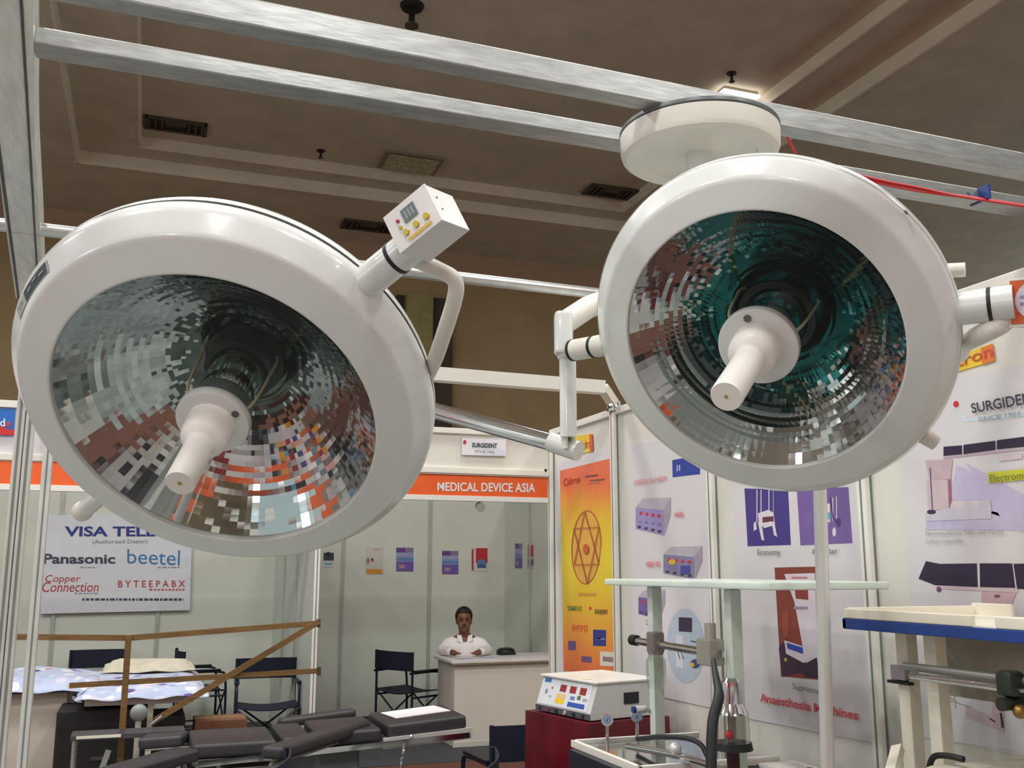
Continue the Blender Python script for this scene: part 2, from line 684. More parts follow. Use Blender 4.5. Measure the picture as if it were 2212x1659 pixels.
# stand frames over the aisle behind the photographer
for k, y in enumerate((-1.9, -.7, .5)):
    G().span((-6, y - .03, 2.72), (2.4, y + .03, 2.78)).struct('trim_%d' % (60 + k), WHITE_M)

# ================================================================== FAR STANDS (two stalls under one orange fascia)
g = G().span((-4.5, 11.7, 0), (4.19, 11.76, 2.5))
g.struct('wall_stand_back', PANEL_G)
G().span((4.16, 8.9, 0), (4.22, 11.70, 2.5)).struct('wall_stand_right', PANEL_G)
G().span((1.40, 8.92, 0), (1.44, 11.70, 2.5)).struct('wall_stand_partition', PANEL_G)
POSTG = mat('panel_post_grey', (178, 184, 174), 0.4, 0.3)
kk = 20
for px in (124, 347, 740, 927, 1095):
    x = on('y', 11.7, px, 1230).x
    G().span((x - .018, 11.68, 0), (x + .018, 11.699, 2.5)).struct('trim_%d' % kk, POSTG)
    kk += 1
for y in (9.9, 10.8):
    G().span((1.385, y - .02, 0), (1.399, y + .02, 2.5)).struct('trim_%d' % kk, POSTG)
    kk += 1
    G().span((4.145, y - .02, 0), (4.159, y + .02, 2.5)).struct('trim_%d' % kk, POSTG)
    kk += 1


def post(x, y, z0, z1, label, wd=0.045, group=None, m=None, grooves=True):
    t = thing('booth_post', label, 'post', (x, y, z0), group)
    h = wd / 2
    G().span((x - h, y - h, z0), (x + h, y + h, z1), 0, wd * 0.12).part('post_profile', m or WHITE_M, t)
    if grooves:
        G().span((x - wd * .09, y - h - .001, z0), (x + wd * .09, y - h + .004, z1)).part('post_groove', mat('groove_shadow_grey', (120, 124, 122), 0.5), t)
        G().span((x - h - .001, y - wd * .09, z0), (x - h + .004, y + wd * .09, z1)).part('post_groove', mat('groove_shadow_grey', (120, 124, 122), 0.5), t)
    return t


post(1.42, 8.88, 0, 2.52, 'white end post of the partition between the two far stalls', 0.05)


def far_fascia(x0, x1, label):
    t = thing('stand_fascia', label, 'fascia', (x0, 9.0, 2.28), 'orange fascias over the far stalls')
    G().span((x0, 9.0, 2.33), (x1, 9.02, 2.525)).part('fascia_board', ORANGE, t, label='orange board')
    G().span((x0, 8.985, 2.525), (x1, 9.035, 2.575), 0, .004).part('top_rail', WHITE_M, t)
    G().span((x0, 8.985, 2.28), (x1, 9.035, 2.33), 0, .004).part('bottom_rail', WHITE_M, t)
    return t


mda = far_fascia(1.455, 4.19, 'orange fascia reading MEDICAL DEVICE ASIA over the manned stall')
write(mda, FA, 'MEDICAL DEVICE ASIA', [(945, 1041.5), (1156, 1044), (1156, 1064), (945, 1060.5)], (226, 222, 220), 0.022, lift=0.004)
far_fascia(-4.5, 1.385, 'plain orange fascia seen at the far left behind the lamp')
c = on('y', 9.05, 1036, 1092)
t = thing('spotlight', 'small grey spotlight under the orange lettered fascia', 'spotlight', c)
G().cyl(c + V((0, 0, .05)), c, .012, 10).part('bracket', ALU, t)
G().cyl(c + V((0, .03, 0)), c + V((0, -.04, -.02)), .035, 16, 0, .045).part('lamp_head', mat('spot_grey', (170, 168, 160), 0.4), t)

# small notices on the far walls
PB = Plane('y', 11.7, -1)
PS = Plane('x', 4.16, -1)


def notice(pl, q, base, label, items, cat='poster', name='notice'):
    g = sheet(pl, q)
    ctr = sum((pl.p(c) for c in q), V((0, 0, 0))) / 4
    t = g.thing(name, ink(base), ctr, label, cat, 'small notices on the far stall walls', flat=True)
    if items:
        prints(t, 'printed_picture', pl, items)
    return t


notice(PB, rect(698, 1190, 721, 1226), (196, 202, 206), 'small notice with a dark picture, peeping out below the left lamp',
       [(rect(699, 1194, 721, 1211), (40, 46, 62)), (ell(709, 1198, 5, 6), (20, 20, 26)), (rect(702, 1216, 718, 1220), (110, 160, 176))])
notice(PB, rect(790, 1181, 827, 1240, .02), (196, 194, 186), 'white notice with an orange foot band on the far wall',
       [(rect(791, 1229, 826, 1239, .02), (206, 142, 48)), (ell(795, 1211, 3, 7), (170, 110, 90)), (ell(804, 1209, 3, 4), (80, 84, 100)), (rect(806, 1186, 823, 1188), (190, 160, 160))])
pp = [(0, .0, .55, .2, (96, 60, 130)), (.58, .0, 1, .2, (120, 118, 140)), (0, .26, 1, .34, (140, 160, 190)), (0, .42, 1, .56, (90, 130, 176)), (0, .6, 1, 1, (104, 84, 160)), (.15, .72, .5, .88, (160, 130, 150))]


def purple(pl, x0, y0, x1, y1, sl, label):
    it = [(rect(x0 + a * (x1 - x0), y0 + b * (y1 - y0), x0 + cc * (x1 - x0), y0 + d * (y1 - y0), sl), col) for a, b, cc, d, col in pp]
    notice(pl, rect(x0, y0, x1, y1, sl), (150, 140, 190), label, it)


purple(PB, 856, 1183, 893, 1234, .0, 'purple banded notice left of the wall post, right of the orange-footed one')
purple(PB, 955, 1190, 990, 1240, .0, 'purple banded notice next to the red notice, right of the wall post')
notice(PB, rect(1019, 1184, 1054, 1234, .0), (206, 196, 196), 'red and white notice with a blue picture on the far wall',
       [(rect(1028, 1184, 1053, 1216), (178, 34, 40)), (rect(1019, 1186, 1023, 1232), (170, 50, 56)), (ell(1040, 1217, 10, 9), (90, 120, 160)), (rect(1031, 1219, 1050, 1227), (60, 90, 130))])
purple(PS, 1113, 1174, 1127, 1227, .02, 'narrow purple notice on the side wall of the manned stall')
notice(PS, rect(1139, 1175, 1153, 1227, .02), (186, 170, 170), 'narrow red notice on the side wall of the manned stall',
       [(rect(1141, 1178, 1152, 1202), (178, 40, 46)), (rect(1141, 1208, 1152, 1222), (100, 100, 120))])
notice(PS, rect(1187, 1188, 1197, 1222, .03), (40, 60, 84), 'dark blue-green notice at the stall edge beside our orange poster', [(rect(1188, 1190, 1193, 1204), (30, 90, 100))])

# dealer banner of the left stall
PB = Plane('y', 11.66, -1)
q = [(90, 1113), (416, 1110), (410, 1318), (88, 1326)]
ban = sheet(PB, q, 0.006).thing('dealer_banner', mat('grey_blue_banner', (212, 214, 220), 0.6, var=0.03), PB.p((250, 1220)),
                                 'pale grey telephone dealer banner pinned to the back wall at left', 'banner', flat=True)
NB, TQ, DG, RD, SKY = (36, 52, 128), (40, 110, 160), (66, 64, 84), (176, 52, 52), (52, 120, 170)
write(ban, PB, 'VISA TELE', [(140, 1137), (336, 1137), (336, 1159), (139, 1159)], NB, 0.03)
write(ban, PB, '(Authorised Dealer)', [(200, 1166), (318, 1165), (318, 1176), (200, 1177)], (110, 112, 128), 0.0)
write(ban, PB, 'Panasonic', [(94, 1196), (249, 1197), (249, 1218), (93, 1218)], DG, 0.03)
write(ban, PB, 'beetel', [(275, 1186), (389, 1189), (388, 1222), (275, 1217)], SKY, 0.0)
write(ban, PB, 'Copper', [(98, 1242), (174, 1242), (174, 1261), (98, 1262)], RD, 0.0, shear=0.2)
write(ban, PB, 'Connection', [(92, 1257), (213, 1257), (213, 1278), (91, 1279)], RD, 0.0, shear=0.2)
write(ban, PB, 'B Y T E E P A B X', [(255, 1254), (400, 1254), (400, 1268), (255, 1269)], RD, 0.012)
prints(ban, 'printed_emblem', PB, [(ell(115, 1153, 13, 18, n=6), (150, 152, 168)), (rect(107, 1148, 111, 1166), (70, 72, 100)), (rect(117, 1146, 121, 1164), (60, 90, 150))])


def fine_print(parent, pl, x0, x1, y, h, col, rnd_=(4, 11), gap=2.6, slope=0.0):
    its = []
    x = x0
    while x < x1:
        ww = random.uniform(*rnd_)
        its.append((rect(x, y - h + slope * (x - x0), min(x + ww, x1), y + h + slope * (x - x0)), col))
        x += ww + gap
    prints(parent, 'fine_print', pl, its)['kind'] = 'stuff'


for x0, x1, y in ((112, 208, 1226), (268, 388, 1226), (95, 212, 1282)):
    fine_print(ban, PB, x0, x1, y, 1.6, (140, 140, 156))
fine_print(ban, PB, 110, 396, 1295, 2.6, (70, 68, 96), (3, 11))
fine_print(ban, PB, 258, 398, 1274, 1.8, (176, 70, 66), (4, 8))


# ================================================================== OUR STAND: right wall, back fascia, posts
G().span((2.44, 0.2, 0), (2.49, 5.92, 2.5)).struct('wall_right', PANEL)
RAILM = WHITE_M
for y, lb in ((5.93, 'white end post of our right wall, left of the orange poster'),
              (5.0, 'tall white wall post with chrome cap, right of the orange poster'),
              (3.99, 'white wall post between the instruments poster and the anaesthesia poster'),
              (2.95, 'white wall post between the anaesthesia poster and the operating table poster')):
    post(2.435, y, 0, 2.52, lb, 0.05, 'posts along our right-hand wall')
g = G().span((2.42, 0.2, 2.5), (2.46, 5.95, 2.54), 0, .006)
g.struct('trim_40', RAILM)
c = V((2.44, 5.0, 2.52))
t = thing('spotlight', 'chrome cap with a glowing highlight on top of the tall white wall post', 'spotlight', c)  # a chrome post cap, given the form of a lamp
G().cyl(c, c + V((0, 0, .015)), .05, 24).part('base', CHROME, t)
G().cyl(c + V((0, 0, .015)), c + V((-.02, -.01, .05)), .036, 24, 0, .042).part('lamp_head', CHROME, t)
G().ball(c + V((-.03, -.02, .045)), .022).part('bulb', mat('cap_highlight', (255, 250, 240), 0.3, emit=3.0), t)  # glowing ball added as the white highlight on the chrome cap

# our own back fascia with the sign plate
t = thing('stand_fascia', 'blank white fascia at the back of our stand, carrying a small sign', 'fascia', (1, 5.94, 2.24))
G().span((-0.50, 5.945, 2.27), (2.41, 5.962, 2.49)).part('fascia_board', PANEL, t)
G().span((-0.50, 5.925, 2.235), (2.41, 5.98, 2.275), 0, .004).part('bottom_rail', WHITE_M, t)
G().span((-0.50, 5.925, 2.485), (2.41, 5.98, 2.52), 0, .004).part('top_rail', WHITE_M, t)
c = on('y', 5.93, 1178, 1016)
G().span((c.x - .008, 5.921, c.z - .008), (c.x + .008, 5.927, c.z + .008)).part('screw', BLACK, t)
q = [(997, 947), (1092, 950), (1092, 986), (997, 983)]
sp = sheet(OF, q, 0.012).thing('sign_plate', mat('sign_plate_white', (222, 222, 228), 0.4), OF.p((1045, 967)),
                               'small white sign plate with a red dot on our back fascia', 'sign', flat=True)
prints(sp, 'printed_logo', OF, [([(1050, 962), (1092, 975), (1092, 985), (1040, 984)], (206, 214, 226)), (ell(1004, 955, 3.6, 4.6), (196, 40, 56))], 0.015)
write(sp, OF, 'SURGIDENT', [(1020, 956), (1074, 958), (1074, 968), (1020, 966)], (46, 46, 56), 0.03, 0.018)
write(sp, OF, 'SINCE 1966', [(1026, 972), (1068, 974), (1068, 979), (1026, 977)], (120, 124, 134), 0.0, 0.018)

# neighbour fascia at the far left with a blue and red logo board
t = thing('stand_fascia', 'white fascia with a blue and red logo board at the left edge', 'fascia', (-1, 5.94, 2.24))
G().span((-2.6, 5.945, 2.26), (-0.545, 5.962, 2.51)).part('fascia_board', mat('lavender_white_panel', (216, 208, 216), 0.5), t)
G().span((-2.6, 5.925, 2.51), (-0.545, 5.98, 2.55), 0, .004).part('top_rail', WHITE_M, t)
G().span((-2.6, 5.925, 2.225), (-0.545, 5.98, 2.262), 0, .004).part('bottom_rail', WHITE_M, t)
g = sheet(OF, [(-120, 878), (33, 884), (30, 941), (-120, 936)], 0.008)
lg = g.part('logo_board', mat('logo_blue', (30, 108, 190), 0.45), t, flat=True, label='blue board with red swoosh')
prints(lg, 'printed_logo', OF, [([(-120, 915), (-40, 924), (6, 921), (20, 929), (31, 926), (30, 940), (-120, 936)], (206, 44, 48))], 0.011)
write(lg, OF, 'd', [(0, 904), (11, 904), (11, 921), (0, 921)], (225, 225, 235), 0.02, 0.013)
write(lg, OF, 'e', [(13, 911), (23, 911), (23, 922), (13, 922)], (222, 60, 70), 0.02, 0.013)

post(-0.525, 5.92, 0, 2.54, 'thin white post at the left, in front of the dealer banner', 0.05, m=ALU)
t = thing('booth_post', 'double ribbed white post at the left edge of the picture', 'post', (-.45, 4.1, 0))
for dx in (-.017, .017):
    G().span((-.449 + dx - .0155, 4.07, 0), (-.449 + dx + .0155, 4.115, 2.64), 0, .005).part('post_profile', ALU, t)
    G().span((-.449 + dx - .004, 4.067, 0), (-.449 + dx + .004, 4.072, 2.64)).part('post_groove', mat('groove_shadow_grey', (120, 124, 122), 0.5), t)

# ------------------------------------------------------------------ overhead framework
BG = 'steel members of the overhead framework'
a, b = V((-0.30, 1.79, 0)), V((3.4, 1.882, 0))


def beam(p0, p1, z, h, dp, label, m=STEEL):
    t = thing('overhead_beam', label, 'beam', (p0[0], p0[1], z), BG)
    d = (V(p1) - V(p0)).normalized()
    s = V((-d.y, d.x, 0))
    q0, q1 = V((p0[0], p0[1], z + h / 2)) + s * dp / 2, V((p1[0], p1[1], z + h / 2)) + s * dp / 2
    n = 24
    g = G()
    g.bar(q0, q1, dp, h)
    bmesh.ops.bevel(g.bm, geom=g.bm.edges[:], offset=.004, segments=2, profile=.5, affect='EDGES')
    g.part('box_section', m, t)
    return t


b1 = beam((-0.30, 1.795), (3.4, 1.88), 2.67, 0.056, 0.05, 'thick steel beam across the top, in front of the other beams')
b2 = beam((-0.27, 2.02), (3.4, 2.07), 2.67, 0.038, 0.065, 'thinner steel beam just behind the thick top beam')
# cross beam at the left, wrapped in packing film
FILM = mat('packing_film', (226, 230, 224), 0.2, 0.1, var=0.12, scale=6, bump=0.6, stretch=(6, 1, 6))
t = thing('overhead_beam', 'wide film-wrapped cross beam running away overhead at the upper left', 'beam', (-.3, 1.5, 2.67), BG)
p0, p1 = V((-.262, 1.3, 2.717)), V((-.475, 4.12, 2.717))
d = (p1 - p0).normalized()
s = V((d.y, -d.x, 0))
g = G()
NS = 40
rows = []
for i in range(NS + 1):
    f = i / NS
    c = p0.lerp(p1, f)
    k = 1 + .10 * math.sin(f * 9) * math.exp(-((f - .35) / .25) ** 2)
    prof = [(-.050, -.045), (-.030, -.047), (-.004 + .01 * math.sin(f * 23), -.045 - .004 * math.sin(f * 31)), (.022, -.046), (.045, -.045), (.047, .045), (-.052, .045)]
    rows.append([g.bm.verts.new(c + s * x * k + V((0, 0, z))) for x, z in prof])
for A, B in zip(rows, rows[1:]):
    for j in range(7):
        g.bm.faces.new((A[j], A[(j + 1) % 7], B[(j + 1) % 7], B[j]))
g.bm.faces.new(rows[0])
g.bm.faces.new(rows[-1][::-1])
g.part('box_section', FILM, t, angle=50)
for off, wd in ((.030, .005), (-.040, .008)):
    G().bar(p0 + s * off + V((0, 0, -.047)), p1 + s * off + V((0, 0, -.047)), wd, .004).part('channel_groove', mat('dark_groove', (70, 74, 76), 0.5), t)

t = thing('overhead_beam', 'round steel tube crossing behind both surgical lamps', 'beam', (-.6, 3.27, 2.68), BG)
G().cyl((-1.2, 3.25, 2.69), (2.42, 3.39, 2.69), .021, 28).part('round_tube', CHROME if False else mat('bright_steel', (214, 214, 214), .28, .8, var=.1, scale=20), t)
t = thing('overhead_beam', 'pale square bar ending at the chrome capped wall post', 'beam', (0, 4.85, 2.6), BG)
G().bar((-.48, 4.80, 2.64), (2.33, 4.93, 2.64), .07, .07).part('square_bar', WHITE_M, t)
G().bar((2.33, 4.93, 2.64), (2.44, 5.0, 2.55), .05, .05).part('corner_piece', BEIGE, t)

# red wires and blue tie on the right part of the thinner beam
pf = Plane('y', 2.052, -1)
t = thing('cable', 'red wires tied along the thinner beam at the right', 'cable', pf.p((1900, 394)))
for k, pts in enumerate(([(1840, 378), (1900, 392), (1960, 404), (2030, 418), (2090, 424), (2230, 446)],
                         [(1840, 382), (1905, 397), (1970, 411), (2040, 421), (2110, 429), (2230, 449)],
                         [(1845, 376), (1915, 393), (1985, 405), (2060, 423), (2230, 448)])):
    G().tube([pf.p(q, .018 + .003 * k) for q in pts], .0035, 8).part('wire', mat('red_wire', (206, 40, 50), 0.4), t)
t = thing('cable_tie', 'blue plastic tie around the thinner beam at the right', 'tie', pf.p((2110, 430)))
G().bar(pf.p((2090, 416), .012), pf.p((2098, 428), .018), .009, .004).part('tie_tail', BLUE, t)
g = G()
c = pf.p((2118, 434), .0)
g.box((c.x, 2.052, 2.688), (.008, .070, .042))
g.part('tie_band', BLUE, t)
t = thing('cable', 'short red wire hanging beside the round lamp mount', 'cable', at(1708, 312, 2.3))
G().tube([at(1700, 296, 2.35), at(1708, 312, 2.35), at(1718, 332, 2.35)], .003, 8).part('wire', mat('red_wire', (206, 40, 50), 0.4), t)

# ================================================================== SURGICAL LAMPS
def lamp_matrix(c, n):
    n = V(n).normalized()
    u = V((0, 0, 1)).cross(n).normalized()
    v = n.cross(u)
    M = Matrix((u, v, n)).transposed().to_4x4()
    M.translation = V(c)
    return M


REFLDARK = mat('reflector_socket', (40, 44, 46), 0.4, 0.4)
BRASS = mat('yellowish_wire', (206, 200, 150), 0.35, 0.4)


def lamp(label, c, n, R, zo, hd, hl, gasket, filt, face, coat, tintm, sa_):
    M = lamp_matrix(c, n)
    t = thing('surgical_lamp', label, 'surgical lamp', M=M)

    def sc(p):
        return [(r * R, z * R) for r, z in p]
    k = zo
    prof = [(.985, -.03), (.99, -.004), (1.0, 0), (1.012, -.002), (1.175, -.052 * k), (1.195, -.060 * k), (1.207, -.069 * k), (1.220, -.084 * k), (1.290, -.180 * k), (1.305, -.205 * k), (1.313, -.232 * k), (1.315, -.262 * k),
            (1.29, -.266 * k), (1.26, -.26 * k), (1.19, -.13 * k), (1.0, -.06)]
    g = G()
    g.lathe(sc(prof), M, 128, close=True)
    g.part('front_ring', face, t, angle=30)
    z1 = -.262 * k
    if gasket:
        G().lathe(sc([(1.302, z1), (1.309, z1 - .004), (1.309, z1 - .034), (1.30, z1 - .038), (1.2, z1 - .03), (1.2, z1)]), M, 128, close=True).part('gasket', BLACK, t)
        z1 -= .036
    else:
        z1 -= .006
    back = [(1.16, z1), (1.312, z1 + .002), (1.313, z1 - .03), (1.295, z1 - .075), (1.2, z1 - .16), (1.0, z1 - .28), (.7, z1 - .42), (.35, z1 - .53), (0, z1 - .56), (0, z1 - .54), (.34, z1 - .51), (.7, z1 - .40), (1.0, z1 - .25), (1.16, z1 - .16)]
    G().lathe(sc(back), M, 128, close=False).part('back_shell', WHITE, t, angle=45)
    # faceted mirror bowl
    g = G()
    nr, ns = 26, 116
    aj = [random.Random(50 + q).uniform(-.22, .22) for q in range(ns)]
    rings = []
    rnd = random.Random(3)
    for i in range(nr + 1):
        f = i / nr
        r = (.995 * (1 - f) + .26 * f)
        z = -.70 + .66 * r ** 2
        ring = []
        dz = rnd.uniform(-1, 1) * .0017
        for j in range(ns):
            a = 2 * math.pi * (j + aj[j]) / ns
            ring.append(g.bm.verts.new(M @ V((r * R * math.cos(a), r * R * math.sin(a), (z + dz) * R))))
        rings.append(ring)
    for A, B in zip(rings, rings[1:]):
        for j in range(ns):
            q = (j + 1) % ns
            g.bm.faces.new((A[j], B[j], B[q], A[q])).material_index = 1 if rings.index(A) / nr + rnd.gauss(0, .09) > coat else 0  # inner facets tinted; the filter's reflection is put into their colour
    g.part('reflector', [MIRROR, tintm], t, flat=True, fix=False)
    G().lathe(sc([(0, -.66), (.27, -.66), (.27, -.70), (0, -.70)]), M, 48).part('reflector_socket', REFLDARK, t)
    # filter column with its bulb
    fr = hd * .86
    G().lathe(sc([(0, -.05), (fr * .95, -.05), (fr, -.06), (fr, -.17), (fr * .97, -.18), (0, -.18)]), M, 48).part('filter_cap', mat('filter_cap_grey', (112, 120, 122), 0.3, 0.6), t)
    G().lathe(sc([(fr * .93, -.18), (fr * .93, -.60)]), M, 48).part('filter_glass', filt, t, fix=False)
    G().lathe(sc([(0, -.22), (.05, -.23), (.075, -.27), (.075, -.42), (.05, -.46), (.045, -.60), (0, -.60)]), M, 24).part('bulb', mat('bulb_grey', (120, 128, 130), 0.25), t)
    G().lathe(sc([(fr * .98, -.52), (fr * 1.18, -.53), (fr * 1.18, -.57), (fr * .98, -.58)]), M, 48, close=True).part('filter_base', mat('filter_base_dark', (30, 34, 36), 0.3, 0.5), t)
    for a in (130, 12, 250):
        ca, sa = math.cos(math.radians(a)), math.sin(math.radians(a))
        pts = [(hd * .9, -.04), (hd * 1.05, -.10), (hd * 1.12, -.25), (hd * 1.15, -.42), (hd * 1.2, -.54), (hd * 1.1, -.62)]
        G().tube([M @ V((r * R * ca, r * R * sa, z * R)) for r, z in pts], .0026, 8).part('retaining_wire', BRASS, t)
    G().lathe(sc([(.985, -.012), (0, -.012)]), M, 96).part('front_glass', glassy('front_glass', (.97, .985, .98), .012, k=.22), t)
    # centre boss and sterile handle
    bz = hl[0] / R
    boss = G().lathe(sc([(0, bz + .03), (hd * .93, bz + .03), (hd * .985, bz + .022), (hd, bz + .008), (hd, bz - .035), (hd * .96, bz - .045), (0, bz - .045)]), M, 72).part('centre_boss', WHITE, t)
    for a, rr in ((sa_, .78), (sa_ + 12, .45)):
        q = V((hd * rr * R * math.cos(math.radians(a)), hd * rr * R * math.sin(math.radians(a)), (bz + .03) * R))
        g = G().cyl(M @ q, M @ (q + V((0, 0, .0016))), .0065 if rr > .5 else .004, 16)
        g.part('screw', mat('screw_grey', (110, 112, 114), .3, .7), boss)
    e = hl[1] / R
    hr = .0245 / R
    h = G().lathe(sc([(0, bz + .03), (hr * 1.72, bz + .03), (hr * 1.72, bz + .05), (hr * 1.66, bz + .17), (hr * 1.5, bz + .21), (hr * 1.12, bz + .235), (hr * 1.0, bz + .25),
                      (hr * 1.02, e - .03), (hr * 1.0, e - .008), (hr * .95, e), (0, e)]), M, 48).part('handle', mat('handle_white', (246, 243, 238), .4, var=.01), t, angle=40)
    g = G().lathe(sc([(0, e + .004), (.012, e + .004), (.014, e)]), M, 16)
    g.part('handle_screw', mat('brassy_screw', (190, 160, 100), .4, .5), h)
    return t, M


CAPTEAL = glassy('teal_filter_glass', (.10, .42, .42), .35, (.35, .85, .82), .05)
CAPDARK = glassy('smoked_filter_glass', (.28, .36, .32), .2, (.6, .75, .68), .05)
LL, ML = lamp('large white surgical lamp at left with a control box and dark seal ring', (.099, 1.806, 1.908), (-.305, -.64, -.705), .29, .94, .225, (.0015, .173), True, CAPDARK, WHITE, .72, mat('smoked_mirror_tint', (92, 98, 94), .05, 1.0, var=.05), 22)
LR, MR = lamp('smaller white surgical lamp at right, hanging below the round mount', (.932, 1.37, 2.013), (-.656, -.507, -.559), .232, .92, .29, (-.0005, .195), False, CAPTEAL, WHITE, .50, mat('teal_mirror_reflection', (48, 112, 112), .05, 1.0, var=.05), 95)


def lp(M, R, ang, r, z):
    a = math.radians(ang)
    return M @ V((r * R * math.cos(a), r * R * math.sin(a), z * R))


# --- left lamp: rating plate, knob, collar, control box, yoke
RL, RR = .29, .232
g = G()


def band(M, R, a0, a1, z0, z1, r=1.317, r1=None):
    g = G()
    g.lathe([(r * R, z0 * R), ((r1 or r) * R, z1 * R)], M, 16, a0=math.radians(a0), a1=math.radians(a1))
    return g


pl_ = band(ML, RL, 127.5, 147, -.098, -.164, 1.239, 1.291).part('rating_plate', mat('plate_silver', (176, 178, 178), .35, .3), LL, label='silver and black rating plate')
band(ML, RL, 128.3, 140.5, -.103, -.159, 1.2465, 1.2905).part('plate_print', ink((58, 64, 68)), pl_)
for k in range(3):
    a_ = 129.5 + k * 3.3
    band(ML, RL, a_, a_ + 2.3, -.118 - .012 * (k % 2), -.128 - .012 * (k % 2), 1.2625 + .0095 * (k % 2), 1.2705 + .0095 * (k % 2)).part('plate_print', ink((150, 154, 156)), pl_)


def arc_text(M, R, a0, a1, z0, z1, r):
    return lambda u, v: lp(M, R, a0 + (a1 - a0) * u, r, z1 + (z0 - z1) * v)


letters(pl_, 'CE', (120, 122, 124), arc_text(ML, RL, 145.3, 142.3, -.122, -.140, 1.2725), .0, 'plate_print')

kn = G()
kn.cyl(lp(ML, RL, -142.9, 1.27, -.24), lp(ML, RL, -142.9, 1.56, -.24), .017, 24)
kn.part('pivot_stub', WHITE, LL)
G().ball(lp(ML, RL, -142.9, 1.555, -.24), .0205, (1, 1, 1), 24).part('pivot_knob', WHITE_M, LL)


def collar(t, M, R, ang, r0, r1, rr, ring, z=-.24):
    G().cyl(lp(M, R, ang, r0, z), lp(M, R, ang, r1, z), rr, 32).part('swivel_collar', WHITE, t)
    if ring:
        G().cyl(lp(M, R, ang, ring - .012, z), lp(M, R, ang, ring + .012, z), rr * 1.03, 32).part('seal_ring', BLACK, t)


collar(LL, ML, RL, 37.5, 1.26, 1.80, .0285, 1.53)
# control box: built square from its front panel
DB = 1.57


def ctrl_box(t, A, B, D, depth_px, dep, d0, label):
    """front panel corner A, along its top to B, down its side to D (picture points); box goes back along depth_px"""
    a3 = at(A[0], A[1], d0)
    r0 = ray((A[0] + B[0]) / 2, (A[1] + D[1]) / 2).normalized()
    right = (at(A[0] + 1, A[1], d0) - a3)
    down = (at(A[0], A[1] + 1, d0) - a3)
    lat = right * depth_px[0] + down * depth_px[1]
    N = (lat + r0 * math.sqrt(max(1e-6, dep ** 2 - lat.length ** 2))).normalized()
    e1 = right * (B[0] - A[0]) + down * (B[1] - A[1])
    e1 = e1 - r0 * (e1.dot(N) / r0.dot(N))
    e2 = N.cross(e1).normalized()
    D3 = right * (D[0] - A[0]) + down * (D[1] - A[1])
    D3 = D3 - r0 * (D3.dot(N) / r0.dot(N))
    if e2.dot(D3) < 0:
        e2 = -e2
    hgt = D3.dot(e2)
    u = e1.normalized()
    wdt = e1.length
    return a3, u, e2, N, wdt, hgt, dep


a3, u_, v_, n_, bw, bh, bd = ctrl_box(LL, (828, 471), (916, 399), (868, 546), (57, 19), .075, DB, '')
MB_ = Matrix((u_, v_, n_)).transposed()
cb = G().box(a3 + u_ * bw / 2 + v_ * bh / 2 + n_ * (bd / 2 + .003), (bw * .985, bh * .985, bd), MB_, .0015).part('control_box', mat('control_box_white', (226, 226, 226), .4, var=.015), LL)


def bp(x, y, lift=0.0):
    return a3 + u_ * bw * x + v_ * bh * y - n_ * lift


def bquad(x0, y0, x1, y1, l):
    return [bp(x0, y0, l), bp(x1, y0, l), bp(x1, y1, l), bp(x0, y1, l)]


G().box(bp(.5, .5, -.0005), (bw, bh, .004), MB_, .0008).part('front_panel', mat('panel_white', (228, 226, 226), .35), cb)
G().prism(bquad(.36, .17, .66, .50, .002), -n_ * .0012).part('lcd_display', mat('lcd_grey', (104, 120, 122), .15), cb)
g = G()
for k in range(3):
    g.poly(bquad(.42 + .075 * k, .24, .465 + .075 * k, .44, .0038))
g.part('display_digits', ink((150, 162, 162)), cb, flat=True, fix=False)
for k in range(3):
    c = bp(.30 + .235 * k, .685, .002)
    G().cyl(c, c - n_ * .003, .0052, 20).part('push_button', mat('button_yellow', (206, 178, 30), .4), cb)
for (x, y), cc in zip(((.24, .33), (.235, .50)), ((176, 40, 60), (200, 180, 60))):
    c = bp(x, y, .002)
    G().cyl(c, c - n_ * .002, .003, 16).part('indicator_lamp', ink(cc), cb)
G().poly(bquad(.28, .84, .82, .91, .0036)).part('yellow_strip', ink((222, 186, 60)), cb, flat=True, fix=False)
g = G()
for k in range(7):
    c = a3 + u_ * bw * .99 + v_ * bh * (.12 + .12 * k) + n_ * (bd + .004)
    g.box(c - u_ * bw * .5, (bw * .8, .0022, .012), MB_)
g.part('heat_sink', mat('grey_fins', (150, 148, 142), .5), cb)
for q in ((1.0, .3, .25), (1.0, .62, .25)):
    c = a3 + u_ * bw * q[0] + v_ * bh * q[1] + n_ * bd * q[2]
    G().cyl(c - u_ * .002, c + u_ * .0006, .0016, 10).part('screw', mat('screw_grey', (110, 112, 114), .3, .7), cb)

yk = [at(878, 560, 1.63), at(905, 563, 1.63), at(950, 584, 1.64), at(986, 603, 1.65), at(985, 640, 1.66), at(962, 712, 1.69), at(935, 792, 1.75), at(905, 840, 1.88), at(840, 852, 2.2)]
G().tube(yk, .0135, 20, smooth=3).part('yoke', WHITE_M, LL)

